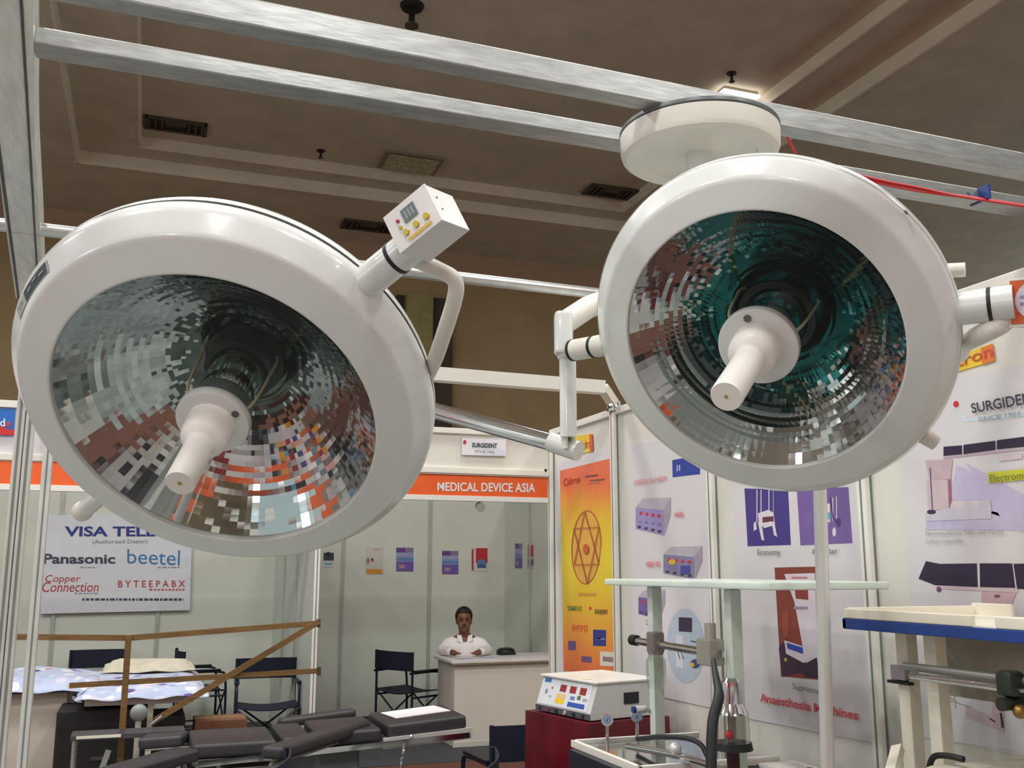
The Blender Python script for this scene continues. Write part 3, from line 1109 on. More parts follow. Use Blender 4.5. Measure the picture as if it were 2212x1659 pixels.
# --- right lamp: seam, screw, collar, control box, grip tube
G().lathe([(1.3165 * RR, -.205 * RR), (1.3172 * RR, -.209 * RR), (1.3165 * RR, -.213 * RR)], MR, 128).part('seam_line', mat('seam_grey', (150, 152, 150), .4), LR)
c = lp(MR, RR, 33.5, 1.315, -.17)
G().cyl(c, lp(MR, RR, 33.5, 1.322, -.17), .004, 14).part('screw', mat('screw_grey', (110, 112, 114), .3, .7), LR)
collar(LR, MR, RR, -.5, 1.26, 1.63, .0265, 1.49, -.27)
d0 = 1.50
a3, u_, v_, n_, bw, bh, bd = ctrl_box(LR, (2176, 604), (2292, 594), (2190, 707), (52, 6), .085, d0, '')
MB_ = Matrix((u_, v_, n_)).transposed()
cb2 = G().box(a3 + u_ * bw / 2 + v_ * bh / 2 + n_ * (bd / 2 + .003), (bw * .985, bh * .985, bd), MB_, .0015).part('control_box', mat('control_box_white', (226, 226, 226), .4, var=.015), LR)
G().box(bp(.5, .5, -.0005), (bw, bh, .004), MB_, .0008).part('front_panel', mat('panel_white', (228, 226, 226), .35), cb2)
G().prism(bquad(.05, .04, .95, .94, .002), -n_ * .0006).part('orange_label', mat('label_orange', (206, 94, 38), .45), cb2, label='orange label with a white disc')
g = G()
g.poly([bp(.62 + .48 * math.cos(a * math.pi / 24), .47 + .44 * math.sin(a * math.pi / 24) * bw / bh * .93, .0032) for a in range(48) if .62 + .48 * math.cos(a * math.pi / 24) < .96])
g.part('label_disc', ink((206, 202, 216)), cb2, flat=True, fix=False)
g = G()
for y in (.36, .50):
    g.poly(bquad(.24, y, .46, y + .06, .0038))
g.part('label_print', ink((140, 140, 170)), cb2, flat=True, fix=False)
yk = [at(2072, 764, 1.70), at(2078, 742, 1.62), at(2110, 727, 1.54), at(2142, 712, 1.51), at(2168, 698, 1.51), at(2180, 676, 1.52)]
G().tube(yk, .0155, 20, smooth=2).part('yoke', WHITE_M, LR)
G().cyl(lp(MR, RR, 11, 1.27, -.34), lp(MR, RR, 9.5, 1.385, -.34), .011, 20).part('adjuster_stub', WHITE_M, LR)
G().cyl(lp(MR, RR, -45.8, 1.24, -.30), lp(MR, RR, -45.8, 1.43, -.30), .016, 24, 0, .012).part('lower_stub', WHITE_M, LR)

# --- the suspension: mount cover, shaft and jointed arms
mc = V((1.182, 1.948, 2.60))
mc = V((1.175, 1.93, 2.60))
t = thing('lamp_mount', 'round white ceiling mount with jointed arms carrying both lamps', 'lamp mount', mc)
g = G()
MM = Matrix.Translation(mc)
g.lathe([(0, .012), (.130, .012), (.135, .004), (.172, .002), (.182, .010), (.186, .022), (.187, .058), (.180, .060), (0, .060)], MM, 96)
g.part('mount_cover', WHITE_M, t, angle=30)
G().lathe([(0, .060), (.184, .060), (.188, .063), (.188, .070), (0, .070)], MM, 96).part('mount_plate', mat('mount_plate_grey', (120, 122, 126), .35, .5), t)
G().cyl(mc + V((0, 0, .02)), mc + V((0, 0, -.42)), .033, 32).part('drop_shaft', WHITE, t)
el = at(1217, 712, 1.93)
hub = V((1.175, 1.93, 2.20))
mid = at(1300, 644, 2.0)
G().cyl(hub + V((0, 0, .05)), hub + V((0, 0, -.05)), .045, 32).part('arm_hub', WHITE, t)
G().tube([hub, hub.lerp(mid, .6), mid, el + V((0, 0, .012))], .0225, 24, smooth=2).part('upper_arm', WHITE_M, t)
G().box(el + V((0, 0, -.008)), (.036, .044, .086), Matrix.Rotation(-YAW, 3, 'Z'), .009).part('elbow_block', WHITE, t)
p_in = lp(MR, RR, 177, 1.28, -.26)
p_out = at(1236, 757, 1.91)
G().cyl(p_out, p_in, .0205, 28).part('pivot_sleeve', WHITE_M, t)
dv = (p_in - p_out)
for f in (.04, .62):
    G().cyl(p_out + dv * (f - .035), p_out + dv * (f + .035), .0213, 28).part('seal_ring', BLACK, t)
tb = on('z', el.z - .045, 1225, 775)
lo = at(1228, 945, 1.93)
tp = V((lo.x, lo.y, el.z - .045))
G().cyl(tp, lo, .0165, 28).part('drop_tube', WHITE, t)
G().cyl(tp + V((0, 0, .006)), tp + V((0, 0, -.004)), .020, 28).part('tube_collar', WHITE, t)
for dx in (-.007, .007):
    G().box(lo + V((dx, 0, -.010)), (.005, .016, .024)).part('fork_lug', WHITE_M, t)
ja, jb = at(1250, 975, 1.93), at(1190, 955, 1.97)
G().cyl(ja, jb, .0195, 28).part('arm_end', WHITE, t)
G().cyl(jb, at(820, 855, 2.28), .0175, 28).part('spring_arm', CHROME, t, label='chrome spring arm')
# ================================================================== POSTERS ON THE RIGHT WALL
def poster(q, m, label, cat='poster', name='poster', pl=RW, th=.004):
    g = sheet(pl, q, th)
    return g.thing(name, m, sum((pl.p(c) for c in q), V((0, 0, 0))) / len(q), label, cat, flat=True)


# orange and yellow poster: the colours blend on the printed sheet itself
mo = bpy.data.materials.new('orange_yellow_print')
mo.use_nodes = True
nt = mo.node_tree
bs = nt.nodes['Principled BSDF']
bs.inputs['Roughness'].default_value = .4
tc = nt.nodes.new('ShaderNodeTexCoord')
sp_ = nt.nodes.new('ShaderNodeSeparateXYZ')
nt.links.new(tc.outputs['Generated'], sp_.inputs[0])
nz = nt.nodes.new('ShaderNodeTexNoise')
nz.inputs['Scale'].default_value = 4
nt.links.new(tc.outputs['Generated'], nz.inputs['Vector'])
ad = nt.nodes.new('ShaderNodeMath')
ad.operation = 'MULTIPLY_ADD'
nt.links.new(nz.outputs['Fac'], ad.inputs[0])
ad.inputs[1].default_value = .16
nt.links.new(sp_.outputs['Z'], ad.inputs[2])
rp = nt.nodes.new('ShaderNodeValToRGB')
nt.links.new(ad.outputs[0], rp.inputs['Fac'])
cr = rp.color_ramp
cr.elements[0].position = .05
cr.elements[0].color = L3((224, 96, 62))
cr.elements[1].position = 1.06
cr.elements[1].color = L3((226, 104, 66))
for p_, c_ in ((.22, (232, 142, 60)), (.45, (228, 190, 44)), (.62, (230, 206, 52)), (.80, (228, 186, 50)), (.93, (228, 138, 66))):
    e_ = cr.elements.new(p_)
    e_.color = L3(c_)
nt.links.new(rp.outputs[0], bs.inputs['Base Color'])

op = poster([(1203, 1000), (1320, 969), (1334, 1460), (1212, 1452)], PAPER, 'tall orange and yellow poster with a star in an oval, on our right wall')
g = sheet(RW, [(1211, 1017), (1318, 991), (1332, 1457), (1219, 1449)], .0055)
op2 = g.part('printed_field', mo, op, flat=True)
OL = (176, 84, 52)
its = []
ex, ey, rx, ry = 1266, 1182, 31, 79
for k in range(40):
    a, b = ell(ex, ey, rx, ry, 2, 40)[k], ell(ex, ey, rx, ry, 2, 40)[(k + 1) % 40]
    its.append((line(a[0], a[1], b[0], b[1], 1.6), OL))
its.insert(0, (ell(ex, ey, rx, ry, 2, 40), (224, 172, 74)))
for a, b in (((1262, 1104), (1240, 1220)), ((1262, 1104), (1293, 1217)), ((1239, 1142), (1293, 1139)), ((1239, 1142), (1268, 1261)), ((1293, 1139), (1268, 1261)), ((1240, 1220), (1293, 1219))):
    its.append((line(*a, *b, 1.8), OL))
its += [(ell(1265, 1186, 6, 11), (200, 96, 62)), (rect(1249, 1281, 1288, 1288), (206, 150, 62)),
        (rect(1281, 1360, 1309, 1395, .03), (48, 52, 130)), (rect(1227, 1384, 1244, 1404, .05), (110, 84, 130)), (rect(1256, 1417, 1278, 1430, .08), (110, 80, 120)),
        (rect(1296, 1407, 1327, 1438, .05), (222, 214, 200)), (rect(1302, 1418, 1324, 1428, .08), (150, 120, 130)), (rect(1286, 1378, 1307, 1381, .05), (160, 160, 200)), (ell(1275, 1314, 2.5, 4), (200, 50, 50)),
        (rect(1264, 1028, 1292, 1032, -.12), (110, 70, 50)), (rect(1274, 1037, 1306, 1041, -.12), (120, 80, 56)), (rect(1270, 1045, 1296, 1047, -.12), (150, 100, 60))]
n_oval = 1 + 40 + 6 + 1
prints(op, 'oval_emblem', RW, its[:n_oval], .0072)
for it in its[n_oval:]:
    prints(op, 'printed_logo', RW, [it], .0072 if it[1] != (150, 120, 130) else .009)
write(op, RW, 'Caltron', [(1217, 1034), (1252, 1026), (1253, 1042), (1217, 1050)], (176, 50, 40), .0, .010, shear=.15)
write(op, RW, 'SIEMENS', [(1225, 1308), (1256, 1309), (1256, 1320), (1225, 1319)], (120, 150, 60), .01, .010)
write(op, RW, 'SURGIDENT', [(1284, 1316), (1312, 1317), (1313, 1327), (1284, 1326)], (80, 70, 54), .02, .010)
write(op, RW, 'FMTPTF', [(1236, 1349), (1269, 1351), (1270, 1366), (1236, 1364)], (226, 110, 50), .0, .010)

st = poster([(1240, 942), (1280, 937), (1281, 974), (1241, 986)], mat('sticker_yellow', (232, 196, 60), .4), 'small yellow and orange sticker above the orange poster', 'sticker', 'sticker')
prints(st, 'printed_edge', RW, [([(1273, 939), (1280, 937), (1281, 974), (1274, 977)], (214, 96, 60)), ([(1264, 951), (1266, 951), (1266, 966), (1264, 967)], (206, 130, 60))], .0065)
write(st, RW, 'tron', [(1244, 957), (1274, 951), (1274, 968), (1244, 975)], (200, 110, 66), 0, .008)
st = poster([(2056, 775), (2144, 742), (2149, 779), (2060, 806)], mat('sticker_yellow', (232, 196, 60), .4), 'yellow and orange sticker high on the wall beside the right lamp', 'sticker', 'sticker')
prints(st, 'printed_edge', RW, [([(2118, 752), (2144, 742), (2149, 779), (2121, 788)], (222, 118, 62))], .0065)
write(st, RW, 'tron', [(2064, 776), (2142, 748), (2145, 770), (2066, 794)], (190, 84, 60), 0.01, .008)

# instruments poster
ip = poster([(1358, 962), (1530, 930), (1537, 1529), (1368, 1492)], PAPER, 'white poster of grey instrument boxes between two wall posts')


def instrument(x, y, sx, sy, face, kk=1):
    top, side = (180, 172, 186), (160, 152, 166)
    its = [([(x, y), (x + .20 * sx, y - .30 * sy), (x + sx, y - .33 * sy), (x + sx, y + .25 * sy), (x + .82 * sx, y + .95 * sy), (x + .80 * sx, y + .1 * sy)], top),
           ([(x + .78 * sx, y + .08 * sy), (x + sx, y - .33 * sy), (x + sx, y + .25 * sy), (x + .82 * sx, y + .95 * sy)], side),
           ([(x, y), (x + .78 * sx, y + .10 * sy), (x + .80 * sx, y + .95 * sy), (x, y + .72 * sy)], face)]
    for k in range(4):
        its.append((ell(x + (.15 + .17 * k) * sx, y + (.20 + .03 * k) * sy, .045 * sx, .06 * sy), (196, 50, 60)))
        its.append((rect(x + (.08 + .18 * k) * sx, y + (.45 + .03 * k) * sy, x + (.17 + .18 * k) * sx, y + (.51 + .03 * k) * sy), (120, 110, 180)))
        its.append((rect(x + (.06 + .19 * k) * sx, y + (.62 + .05 * k) * sy, x + (.15 + .19 * k) * sx, y + (.70 + .05 * k) * sy), (70, 50, 70)))
    return its


for it in (instrument(1373, 1096, 76, 64, (150, 140, 190)), instrument(1433, 1198, 84, 56, (130, 126, 160)) + [(ell(1452, 1214, 8, 6), (220, 180, 70)), (rect(1470, 1222, 1490, 1240), (70, 70, 150))], instrument(1379, 1290, 58, 50, (110, 90, 150))):
    prints(ip, 'printed_instrument', RW, it, .006)
its = [([(1452, 994), (1512, 983), (1512, 1024), (1453, 1031)], (40, 62, 150)), (rect(1462, 1005, 1464, 1018), (200, 205, 230)), (rect(1467, 1004, 1469, 1017), (200, 205, 230)),
        (ell(1481, 1395, 41, 81, -2), (176, 188, 204)), (rect(1466, 1333, 1495, 1364, .06), (56, 44, 70)), ([(1490, 1383), (1515, 1388), (1513, 1391), (1492, 1386)], (70, 72, 90)),
        (ell(1502, 1434, 11, 10), (60, 70, 110)), (ell(1495, 1436, 5, 5), (210, 170, 60)), ([(1460, 1372), (1476, 1374), (1476, 1445), (1460, 1440)], (204, 206, 214)),
        ([(1463, 1408), (1465, 1408), (1470, 1424), (1468, 1424)], (60, 60, 80)), ([(1470, 1408), (1472, 1408), (1477, 1424), (1475, 1424)], (60, 60, 80))]
prints(ip, 'blue_label', RW, its[:3], .006)
prints(ip, 'oval_picture', RW, its[3:], .006)
RDT = (214, 110, 116)
write(ip, RW, 'SURGICAL DIATHERMY', [(1369, 1037), (1441, 1028), (1441, 1039), (1369, 1048)], RDT, .0, .0135)
write(ip, RW, '640B', [(1456, 1105), (1475, 1105), (1475, 1116), (1456, 1117)], RDT, .01, .0135)
write(ip, RW, '400D B2', [(1395, 1213), (1425, 1212), (1425, 1224), (1395, 1225)], RDT, .01, .0135)
write(ip, RW, '250', [(1394, 1340), (1424, 1341), (1424, 1351), (1394, 1350)], RDT, .01, .0135)

# anaesthesia poster
ap = poster([(1583, 1000), (1856, 1000), (1893, 1605), (1592, 1547)], PAPER, 'white anaesthesia machines poster with two purple pictures and one brown picture')
PU1, PU2, WH, BR = (66, 54, 128), (116, 92, 156), (214, 204, 214), (130, 60, 50)
its = [([(1608, 1055), (1702, 1058), (1708, 1177), (1615, 1180)], PU1), ([(1721, 1056), (1832, 1052), (1841, 1173), (1729, 1178)], PU2),
       (rect(1634, 1058, 1636, 1128), WH), (rect(1643, 1058, 1645, 1128), WH), (rect(1660, 1058, 1662, 1105), WH), (rect(1670, 1060, 1671, 1108), WH),
       ([(1637, 1109), (1660, 1101), (1671, 1108), (1674, 1132), (1640, 1138)], WH), (rect(1647, 1117, 1671, 1129, -.08), (96, 50, 70)),
       ([(1637, 1128), (1645, 1130), (1651, 1168), (1645, 1166)], WH), ([(1667, 1130), (1673, 1130), (1679, 1160), (1672, 1156)], WH), ([(1628, 1130), (1633, 1126), (1635, 1143), (1628, 1147)], WH),
       ([(1645, 1130), (1668, 1126), (1668, 1136), (1650, 1141)], WH),
       (rect(1776, 1088, 1793, 1128), WH), (rect(1777, 1107, 1794, 1122), (96, 170, 190)), (rect(1798, 1075, 1800, 1125), WH), (rect(1806, 1072, 1808, 1120), WH), (ell(1802, 1149, 4, 10), WH),
       (ell(1811, 1128, 5, 10), (90, 60, 110)), (line(1793, 1075, 1800, 1122, 1.5), (40, 36, 60)), (line(1800, 1122, 1811, 1128, 1.5), (40, 36, 60)),
       ([(1673, 1226), (1762, 1224), (1775, 1469), (1687, 1461)], BR), ([(1694, 1240), (1760, 1238), (1768, 1450), (1742, 1440), (1716, 1300)], WH), ([(1682, 1400), (1700, 1380), (1740, 1452), (1690, 1462)], (60, 34, 60)),
       ([(1716, 1266), (1745, 1269), (1746, 1296), (1719, 1293)], (140, 60, 56)), (rect(1710, 1246, 1744, 1250), (190, 120, 130)), ([(1694, 1383), (1734, 1396), (1752, 1420), (1736, 1432), (1698, 1412)], WH),
       ([(1699, 1388), (1734, 1399), (1735, 1413), (1701, 1401)], (50, 70, 170)), ([(1688, 1322), (1704, 1318), (1704, 1374), (1692, 1378)], (150, 70, 50)), (rect(1714, 1310, 1744, 1316), (150, 140, 170)),
       (ell(1697, 1425, 3, 4), (190, 180, 60)), (ell(1733, 1446, 3, 4), (190, 180, 60)), ([(1712, 1430), (1742, 1432), (1764, 1420), (1770, 1464), (1740, 1462)], (50, 36, 56))]
def near(it, x0, x1, y0, y1):
    cx_ = sum(p[0] for p in it[0]) / len(it[0])
    cy_ = sum(p[1] for p in it[0]) / len(it[0])
    return x0 <= cx_ < x1 and y0 <= cy_ < y1


for bx_ in ((1600, 1712, 1000, 1200), (1712, 1850, 1000, 1200), (1660, 1790, 1200, 1480)):
    prints(ap, 'printed_picture', RW, [i for i in its if near(i, *bx_)], .006)
DT = (84, 86, 92)
write(ap, RW, 'Economy', [(1636, 1187), (1685, 1186), (1685, 1203), (1636, 1203)], DT, .0, .0135)
write(ap, RW, 'Popular', [(1755, 1187), (1809, 1184), (1810, 1199), (1756, 1202)], DT, .0, .0135)
write(ap, RW, 'Supreme', [(1711, 1475), (1770, 1487), (1770, 1505), (1711, 1492)], (120, 120, 140), .0, .0135)
write(ap, RW, 'Anaesthesia Machines', [(1641, 1497), (1853, 1535), (1854, 1556), (1642, 1516)], (206, 74, 82), .022, .0135)

# operating table poster
tp_ = poster([(1935, 842), (2290, 772), (2300, 1648), (1990, 1590)], PAPER, 'white operating table poster at the right edge, behind the blue-edged tray')
VI, LV, DK = (190, 166, 176), (190, 182, 212), (44, 34, 60)
its = [([(2060, 880), (2092, 905), (2300, 880), (2300, 890), (2085, 912)], (196, 214, 226)), (ell(2065, 873, 6, 7), (206, 50, 56)),
       ([(2066, 1005), (2085, 1012), (2215, 1130), (2300, 1160), (2300, 1145), (2000, 1145), (2000, 1110), (2050, 1080)], LV), ([(2085, 1000), (2300, 1118), (2300, 1160), (2180, 1145)], LV),
       ([(2038, 965), (2078, 962), (2078, 981), (2038, 985)], DK), ([(2081, 961), (2150, 952), (2150, 972), (2081, 981)], DK), ([(2153, 951), (2300, 932), (2300, 956), (2153, 971)], DK),
       ([(2038, 987), (2300, 958), (2300, 963), (2038, 991)], (180, 160, 176)), ([(1998, 995), (2058, 992), (2054, 1035), (2008, 1036)], VI), ([(2002, 1035), (2052, 1036), (2054, 1100), (2005, 1102)], (200, 180, 188)),
       ([(2047, 1035), (2054, 1035), (2056, 1100), (2050, 1100)], (150, 100, 116)), ([(2056, 1083), (2138, 1080), (2142, 1105), (2050, 1104)], (206, 196, 200)), ([(2140, 1082), (2142, 1120), (2000, 1126), (2003, 1106)], (196, 192, 206)),
       (ell(2012, 1106, 10, 5), (60, 46, 80)), (line(2009, 1010, 2014, 1100, 2), (80, 80, 130)), ([(2157, 984), (2208, 978), (2208, 991), (2157, 997)], (200, 186, 196)),
       ([(2133, 1021), (2300, 1004), (2300, 1028), (2134, 1044)], (196, 200, 60)),
       ([(2000, 1212), (2030, 1218), (2110, 1217), (2112, 1268), (2020, 1264), (1984, 1250)], DK), ([(2116, 1217), (2186, 1217), (2193, 1270), (2117, 1268)], DK), ([(2189, 1218), (2300, 1216), (2300, 1276), (2197, 1272)], DK),
       ([(2020, 1266), (2200, 1273), (2200, 1280), (2022, 1272)], (200, 180, 186)), ([(2120, 1278), (2196, 1280), (2180, 1318), (2120, 1318)], (196, 164, 172)), (ell(2154, 1288, 7, 4), (120, 90, 110)), (ell(2028, 1273, 5, 6), (110, 70, 110)),
       (line(2020, 1486, 2075, 1522, 2.5), (170, 150, 160)), (line(2027, 1506, 2100, 1528, 2), (180, 166, 176)), (line(2024, 1484, 2027, 1512, 2.5), (150, 130, 150)), (line(2060, 1496, 2064, 1530, 2), (180, 160, 170)),
       ([(2085, 1525), (2140, 1548), (2150, 1480), (2168, 1480), (2168, 1582), (2086, 1548)], (200, 180, 184)), (line(2162, 1540, 2166, 1572, 5), (60, 40, 60)), (line(2138, 1552, 2150, 1560, 3), (60, 40, 60)),
       (line(2018, 1596, 2300, 1640, 1), (180, 176, 184))]
for bx_ in ((2000, 2400, 800, 915), (1900, 2400, 915, 1200), (1900, 2400, 1200, 1400), (1900, 2400, 1400, 1590), (1900, 2400, 1590, 1700)):
    prints(tp_, 'printed_picture', RW, [i for i in its if near(i, *bx_)], .006)
write(tp_, RW, 'SURGIDENT', [(2096, 872), (2246, 842), (2250, 868), (2100, 893)], (60, 60, 74), .02, .0135)
write(tp_, RW, 'SINCE 1966', [(2112, 902), (2206, 887), (2206, 897), (2112, 911)], (130, 136, 146), .0, .0135)
write(tp_, RW, 'Electromechanical', [(2137, 1026), (2290, 1010), (2290, 1026), (2138, 1042)], (104, 104, 60), .0, .0135)
write(tp_, RW, 'Electromechanical Table with Facility', [(1999, 1148), (2168, 1144), (2168, 1156), (2000, 1159)], (140, 138, 146), .0, .0135)
write(tp_, RW, 'C-Arm compatible', [(1999, 1165), (2078, 1163), (2078, 1175), (2000, 1177)], (150, 148, 156), .0, .0135)

# ================================================================== FURNITURE OF THE MANNED STALL
t = thing('reception_counter', 'white reception counter of the manned stall with a seated man behind it', 'counter', (3.4, 9.55, 0))
G().span((2.84, 9.40, 0.0), (4.12, 9.42, .755)).part('front_board', mat('counter_white', (206, 198, 186), .5, var=.02), t)
G().span((2.84, 9.42, 0.0), (2.86, 9.98, .755)).part('side_board', mat('counter_white', (206, 198, 186), .5, var=.02), t)
G().span((2.80, 9.36, .768), (4.14, 10.0, .795), 0, .004).part('counter_top', mat('counter_top_white', (214, 210, 206), .35), t)
G().span((2.805, 9.362, .752), (4.14, 9.39, .768)).part('edge_strip', mat('counter_edge_brown', (132, 112, 92), .5), t)
G().span((2.83, 9.39, 0), (4.12, 9.401, .05)).part('plinth', mat('plinth_white', (196, 190, 178), .5), t)
c = V((3.52, 9.86, .795))
t = thing('telephone', 'small dark telephone lying on the reception counter', 'telephone', c)
g = G()
g.prism([c + V((-.085, -.07, 0)), c + V((.085, -.07, 0)), c + V((.075, .07, 0)), c + V((-.075, .07, 0))], V((0, 0, .03)))
g.part('base', BLACK, t)
G().tube([c + V((-.09, 0, .032)), c + V((-.06, 0, .055)), c + V((.06, 0, .055)), c + V((.09, 0, .032))], .016, 12).part('handset', BLACK, t)
for k, (x, y, r) in enumerate(((2.98, 9.52, .2), (3.22, 9.55, -.3))):
    M3 = Matrix.Rotation(r, 3, 'Z')
    G().box((x, y, .797), (.14, .10, .004), M3).thing('leaflet', ink((150, 156, 190)), (x, y, .795), ('pale blue leaflet at the left end of the reception counter', 'pale blue leaflet in front of the seated man')[k], 'leaflet', 'leaflets on the counter')


# ------------------------------------------------------------------ seated man
def skinned(nodes, edges, lumps=(), voxel=.012, sub=1, smooth=6):
    """limbs as tapered tubes between joints, merged into one continuous surface"""
    g = G()
    for a, b in edges:
        pa, ra = nodes[a]
        pb, rb = nodes[b]
        g.cyl(pa, pb, ra, 16, 0, rb)
    for p, r in nodes.values():
        g.ball(p, r, seg=16)
    for c, r, sc_ in lumps:
        g.ball(c, r, sc_, seg=22)
    me = bpy.data.meshes.new('tmp')
    g.bm.to_mesh(me)
    g.bm.free()
    o = bpy.data.objects.new('tmp', me)
    COL.objects.link(o)
    m = o.modifiers.new('r', 'REMESH')
    m.mode = 'VOXEL'
    m.voxel_size = voxel
    s_ = o.modifiers.new('s', 'SMOOTH')
    s_.iterations = smooth
    s_.factor = .5
    dg = bpy.context.evaluated_depsgraph_get()
    dg.update()
    r = bpy.data.meshes.new_from_object(o.evaluated_get(dg))
    bpy.data.objects.remove(o)
    out = G()
    out.bm.from_mesh(r)
    bpy.data.meshes.remove(r)
    return out


hx, hy = 3.122, 10.02
t = thing('person', 'man in a white open-necked shirt sitting behind the reception counter', 'person', (hx, hy, 0))
N = {'head0': (V((hx, hy, 1.14)), .075), 'neck1': (V((hx + .005, hy + .03, 1.03)), .056), 'neck0': (V((hx + .01, hy + .05, .955)), .062)}
N.update({'chest': (V((hx + .02, hy + .06, .82)), .13), 'waist': (V((hx + .03, hy + .09, .60)), .125), 'hip': (V((hx + .03, hy + .10, .50)), .13)})
for s_, nm in ((-1, 'l'), (1, 'r')):
    N['sh' + nm] = (V((hx + .01 + s_ * .165, hy + .05, .888)), .058)
    N['el' + nm] = (V((hx + .01 + s_ * .232, hy - .07, .842)), .036)
    N['wr' + nm] = (V((hx + .01 + s_ * .16, hy - .22, .842)), .030)
    N['pa' + nm] = (V((hx + .01 + s_ * .11, hy - .27, .830)), .027)
    N['kn' + nm] = (V((hx + .03 + s_ * .12, hy - .22, .47)), .070)
    N['an' + nm] = (V((hx + .03 + s_ * .12, hy - .10, .09)), .045)
    N['to' + nm] = (V((hx + .03 + s_ * .12, hy - .26, .042)), .036)
    N['hp' + nm] = (V((hx + .03 + s_ * .09, hy + .09, .50)), .09)
    for k in range(5):
        b = N['pa' + nm][0] + V((s_ * (-.022 + .012 * k), -.015, .002))
        if k == 0:
            b = N['pa' + nm][0] + V((-s_ * .024, .012, .004))
        tip = b + V((-s_ * (.035 if k else .04), -(.05 if k in (1, 4) else .06) if k else -.02, -.008))
        N['f%d%s' % (k, nm)] = (b, .0095)
        N['g%d%s' % (k, nm)] = (tip, .0075)
E_ = [('head0', 'neck1'), ('neck1', 'neck0'), ('neck0', 'chest'), ('chest', 'waist'), ('waist', 'hip')]
for nm in 'lr':
    E_ += [('neck0', 'sh' + nm), ('chest', 'sh' + nm), ('sh' + nm, 'el' + nm), ('el' + nm, 'wr' + nm), ('wr' + nm, 'pa' + nm), ('hp' + nm, 'kn' + nm), ('kn' + nm, 'an' + nm), ('an' + nm, 'to' + nm), ('hip', 'hp' + nm)]
    for k in range(5):
        E_ += [('pa' + nm, 'f%d%s' % (k, nm)), ('f%d%s' % (k, nm), 'g%d%s' % (k, nm))]
hc = V((hx, hy, 1.135))
LM = [(hc + V((0, .012, .03)), .1, (.78, .95, .86)), (hc + V((0, -.028, -.05)), .07, (.82, .82, .95)), (hc + V((0, -.058, -.098)), .026, (1.1, .8, .7)),
      (hc + V((0, -.098, -.016)), .016, (.7, .9, 1.6)), (hc + V((0, -.105, -.028)), .013, (1.1, .9, .8)), (hc + V((-.079, .01, -.012)), .02, (.35, .8, 1.4)), (hc + V((.079, .01, -.012)), .02, (.35, .8, 1.4)),
      (hc + V((0, -.084, -.062)), .018, (1.5, .6, .45))]
skinned(N, E_, LM, .008, smooth=3).part('body', SKIN, t, fix=False, angle=180)
for s_ in (-1, 1):
    G().ball(hc + V((s_ * .031, -.083, .008)), .0105, (1.2, .7, .75), 12).part('eye', mat('eye_dark', (36, 26, 22), .2), t)
    G().box(hc + V((s_ * .033, -.090, .030)), (.036, .012, .008), Matrix.Rotation(-s_ * .12, 3, 'Y'), .003).part('eyebrow', HAIR, t)
G().ball(hc + V((0, -.0935, -.062)), .013, (1.6, .35, .3), 12).part('lips', mat('lips', (104, 58, 50), .5), t)
G().box(hc + V((0, -.098, -.048)), (.042, .012, .009), None, .003).part('moustache', HAIR, t)
g = G()
g.ball(hc + V((0, .022, .042)), .106, (.80, .95, .88), 32)
kill = [v for v in g.bm.verts if (v.co.z < hc.z + .035 and v.co.y < hc.y - .02) or v.co.z < hc.z - .05 or (v.co.y < hc.y - .045 and v.co.z < hc.z + .062)]
bmesh.ops.delete(g.bm, geom=kill, context='VERTS')
bmesh.ops.solidify(g.bm, geom=g.bm.faces[:], thickness=-.006)
g.part('hair', HAIR, t, angle=180)
NS_ = {k: (v[0].copy(), v[1] + .013) for k, v in N.items() if k in ('chest', 'waist', 'hip', 'shl', 'shr', 'ell', 'elr', 'wrl', 'wrr')}
NS_['chest'] = (NS_['chest'][0], .148)
NS_['waist'] = (NS_['waist'][0], .145)
NS_['collar'] = (N['neck0'][0] + V((0, .012, -.035)), .082)
skinned(NS_, [('collar', 'chest'), ('chest', 'waist'), ('waist', 'hip'), ('collar', 'shl'), ('collar', 'shr'), ('chest', 'shl'), ('chest', 'shr'), ('shl', 'ell'), ('shr', 'elr'), ('ell', 'wrl'), ('elr', 'wrr')], (), .009, smooth=5).part('shirt', SHIRT, t, fix=False, angle=180)
g = G()
n0 = N['neck0'][0]
g.prism([n0 + V((-.034, -.082, .012)), n0 + V((.030, -.082, .012)), n0 + V((.004, -.098, -.088))], V((0, -.006, 0)))
g.part('neck_opening', SKIN, t)
for s_ in (-1, 1):
    G().prism([n0 + V((s_ * .035, -.078, .03)), n0 + V((s_ * .078, -.04, .035)), n0 + V((s_ * .075, -.085, -.02)), n0 + V((s_ * .012, -.103, -.072))], V((0, -.006, .002))).part('collar', SHIRT, t)
NT = {k: (v[0].copy(), v[1] + .012) for k, v in N.items() if k[:2] in ('hp', 'kn', 'an', 'hi')}
skinned(NT, [('hpl', 'knl'), ('hpr', 'knr'), ('knl', 'anl'), ('knr', 'anr'), ('hip', 'hpl'), ('hip', 'hpr')], (), .012, smooth=4).part('trousers', TROUSER, t, fix=False, angle=180)

t.rotation_euler = (0, 0, math.radians(-15))          # turned towards the aisle


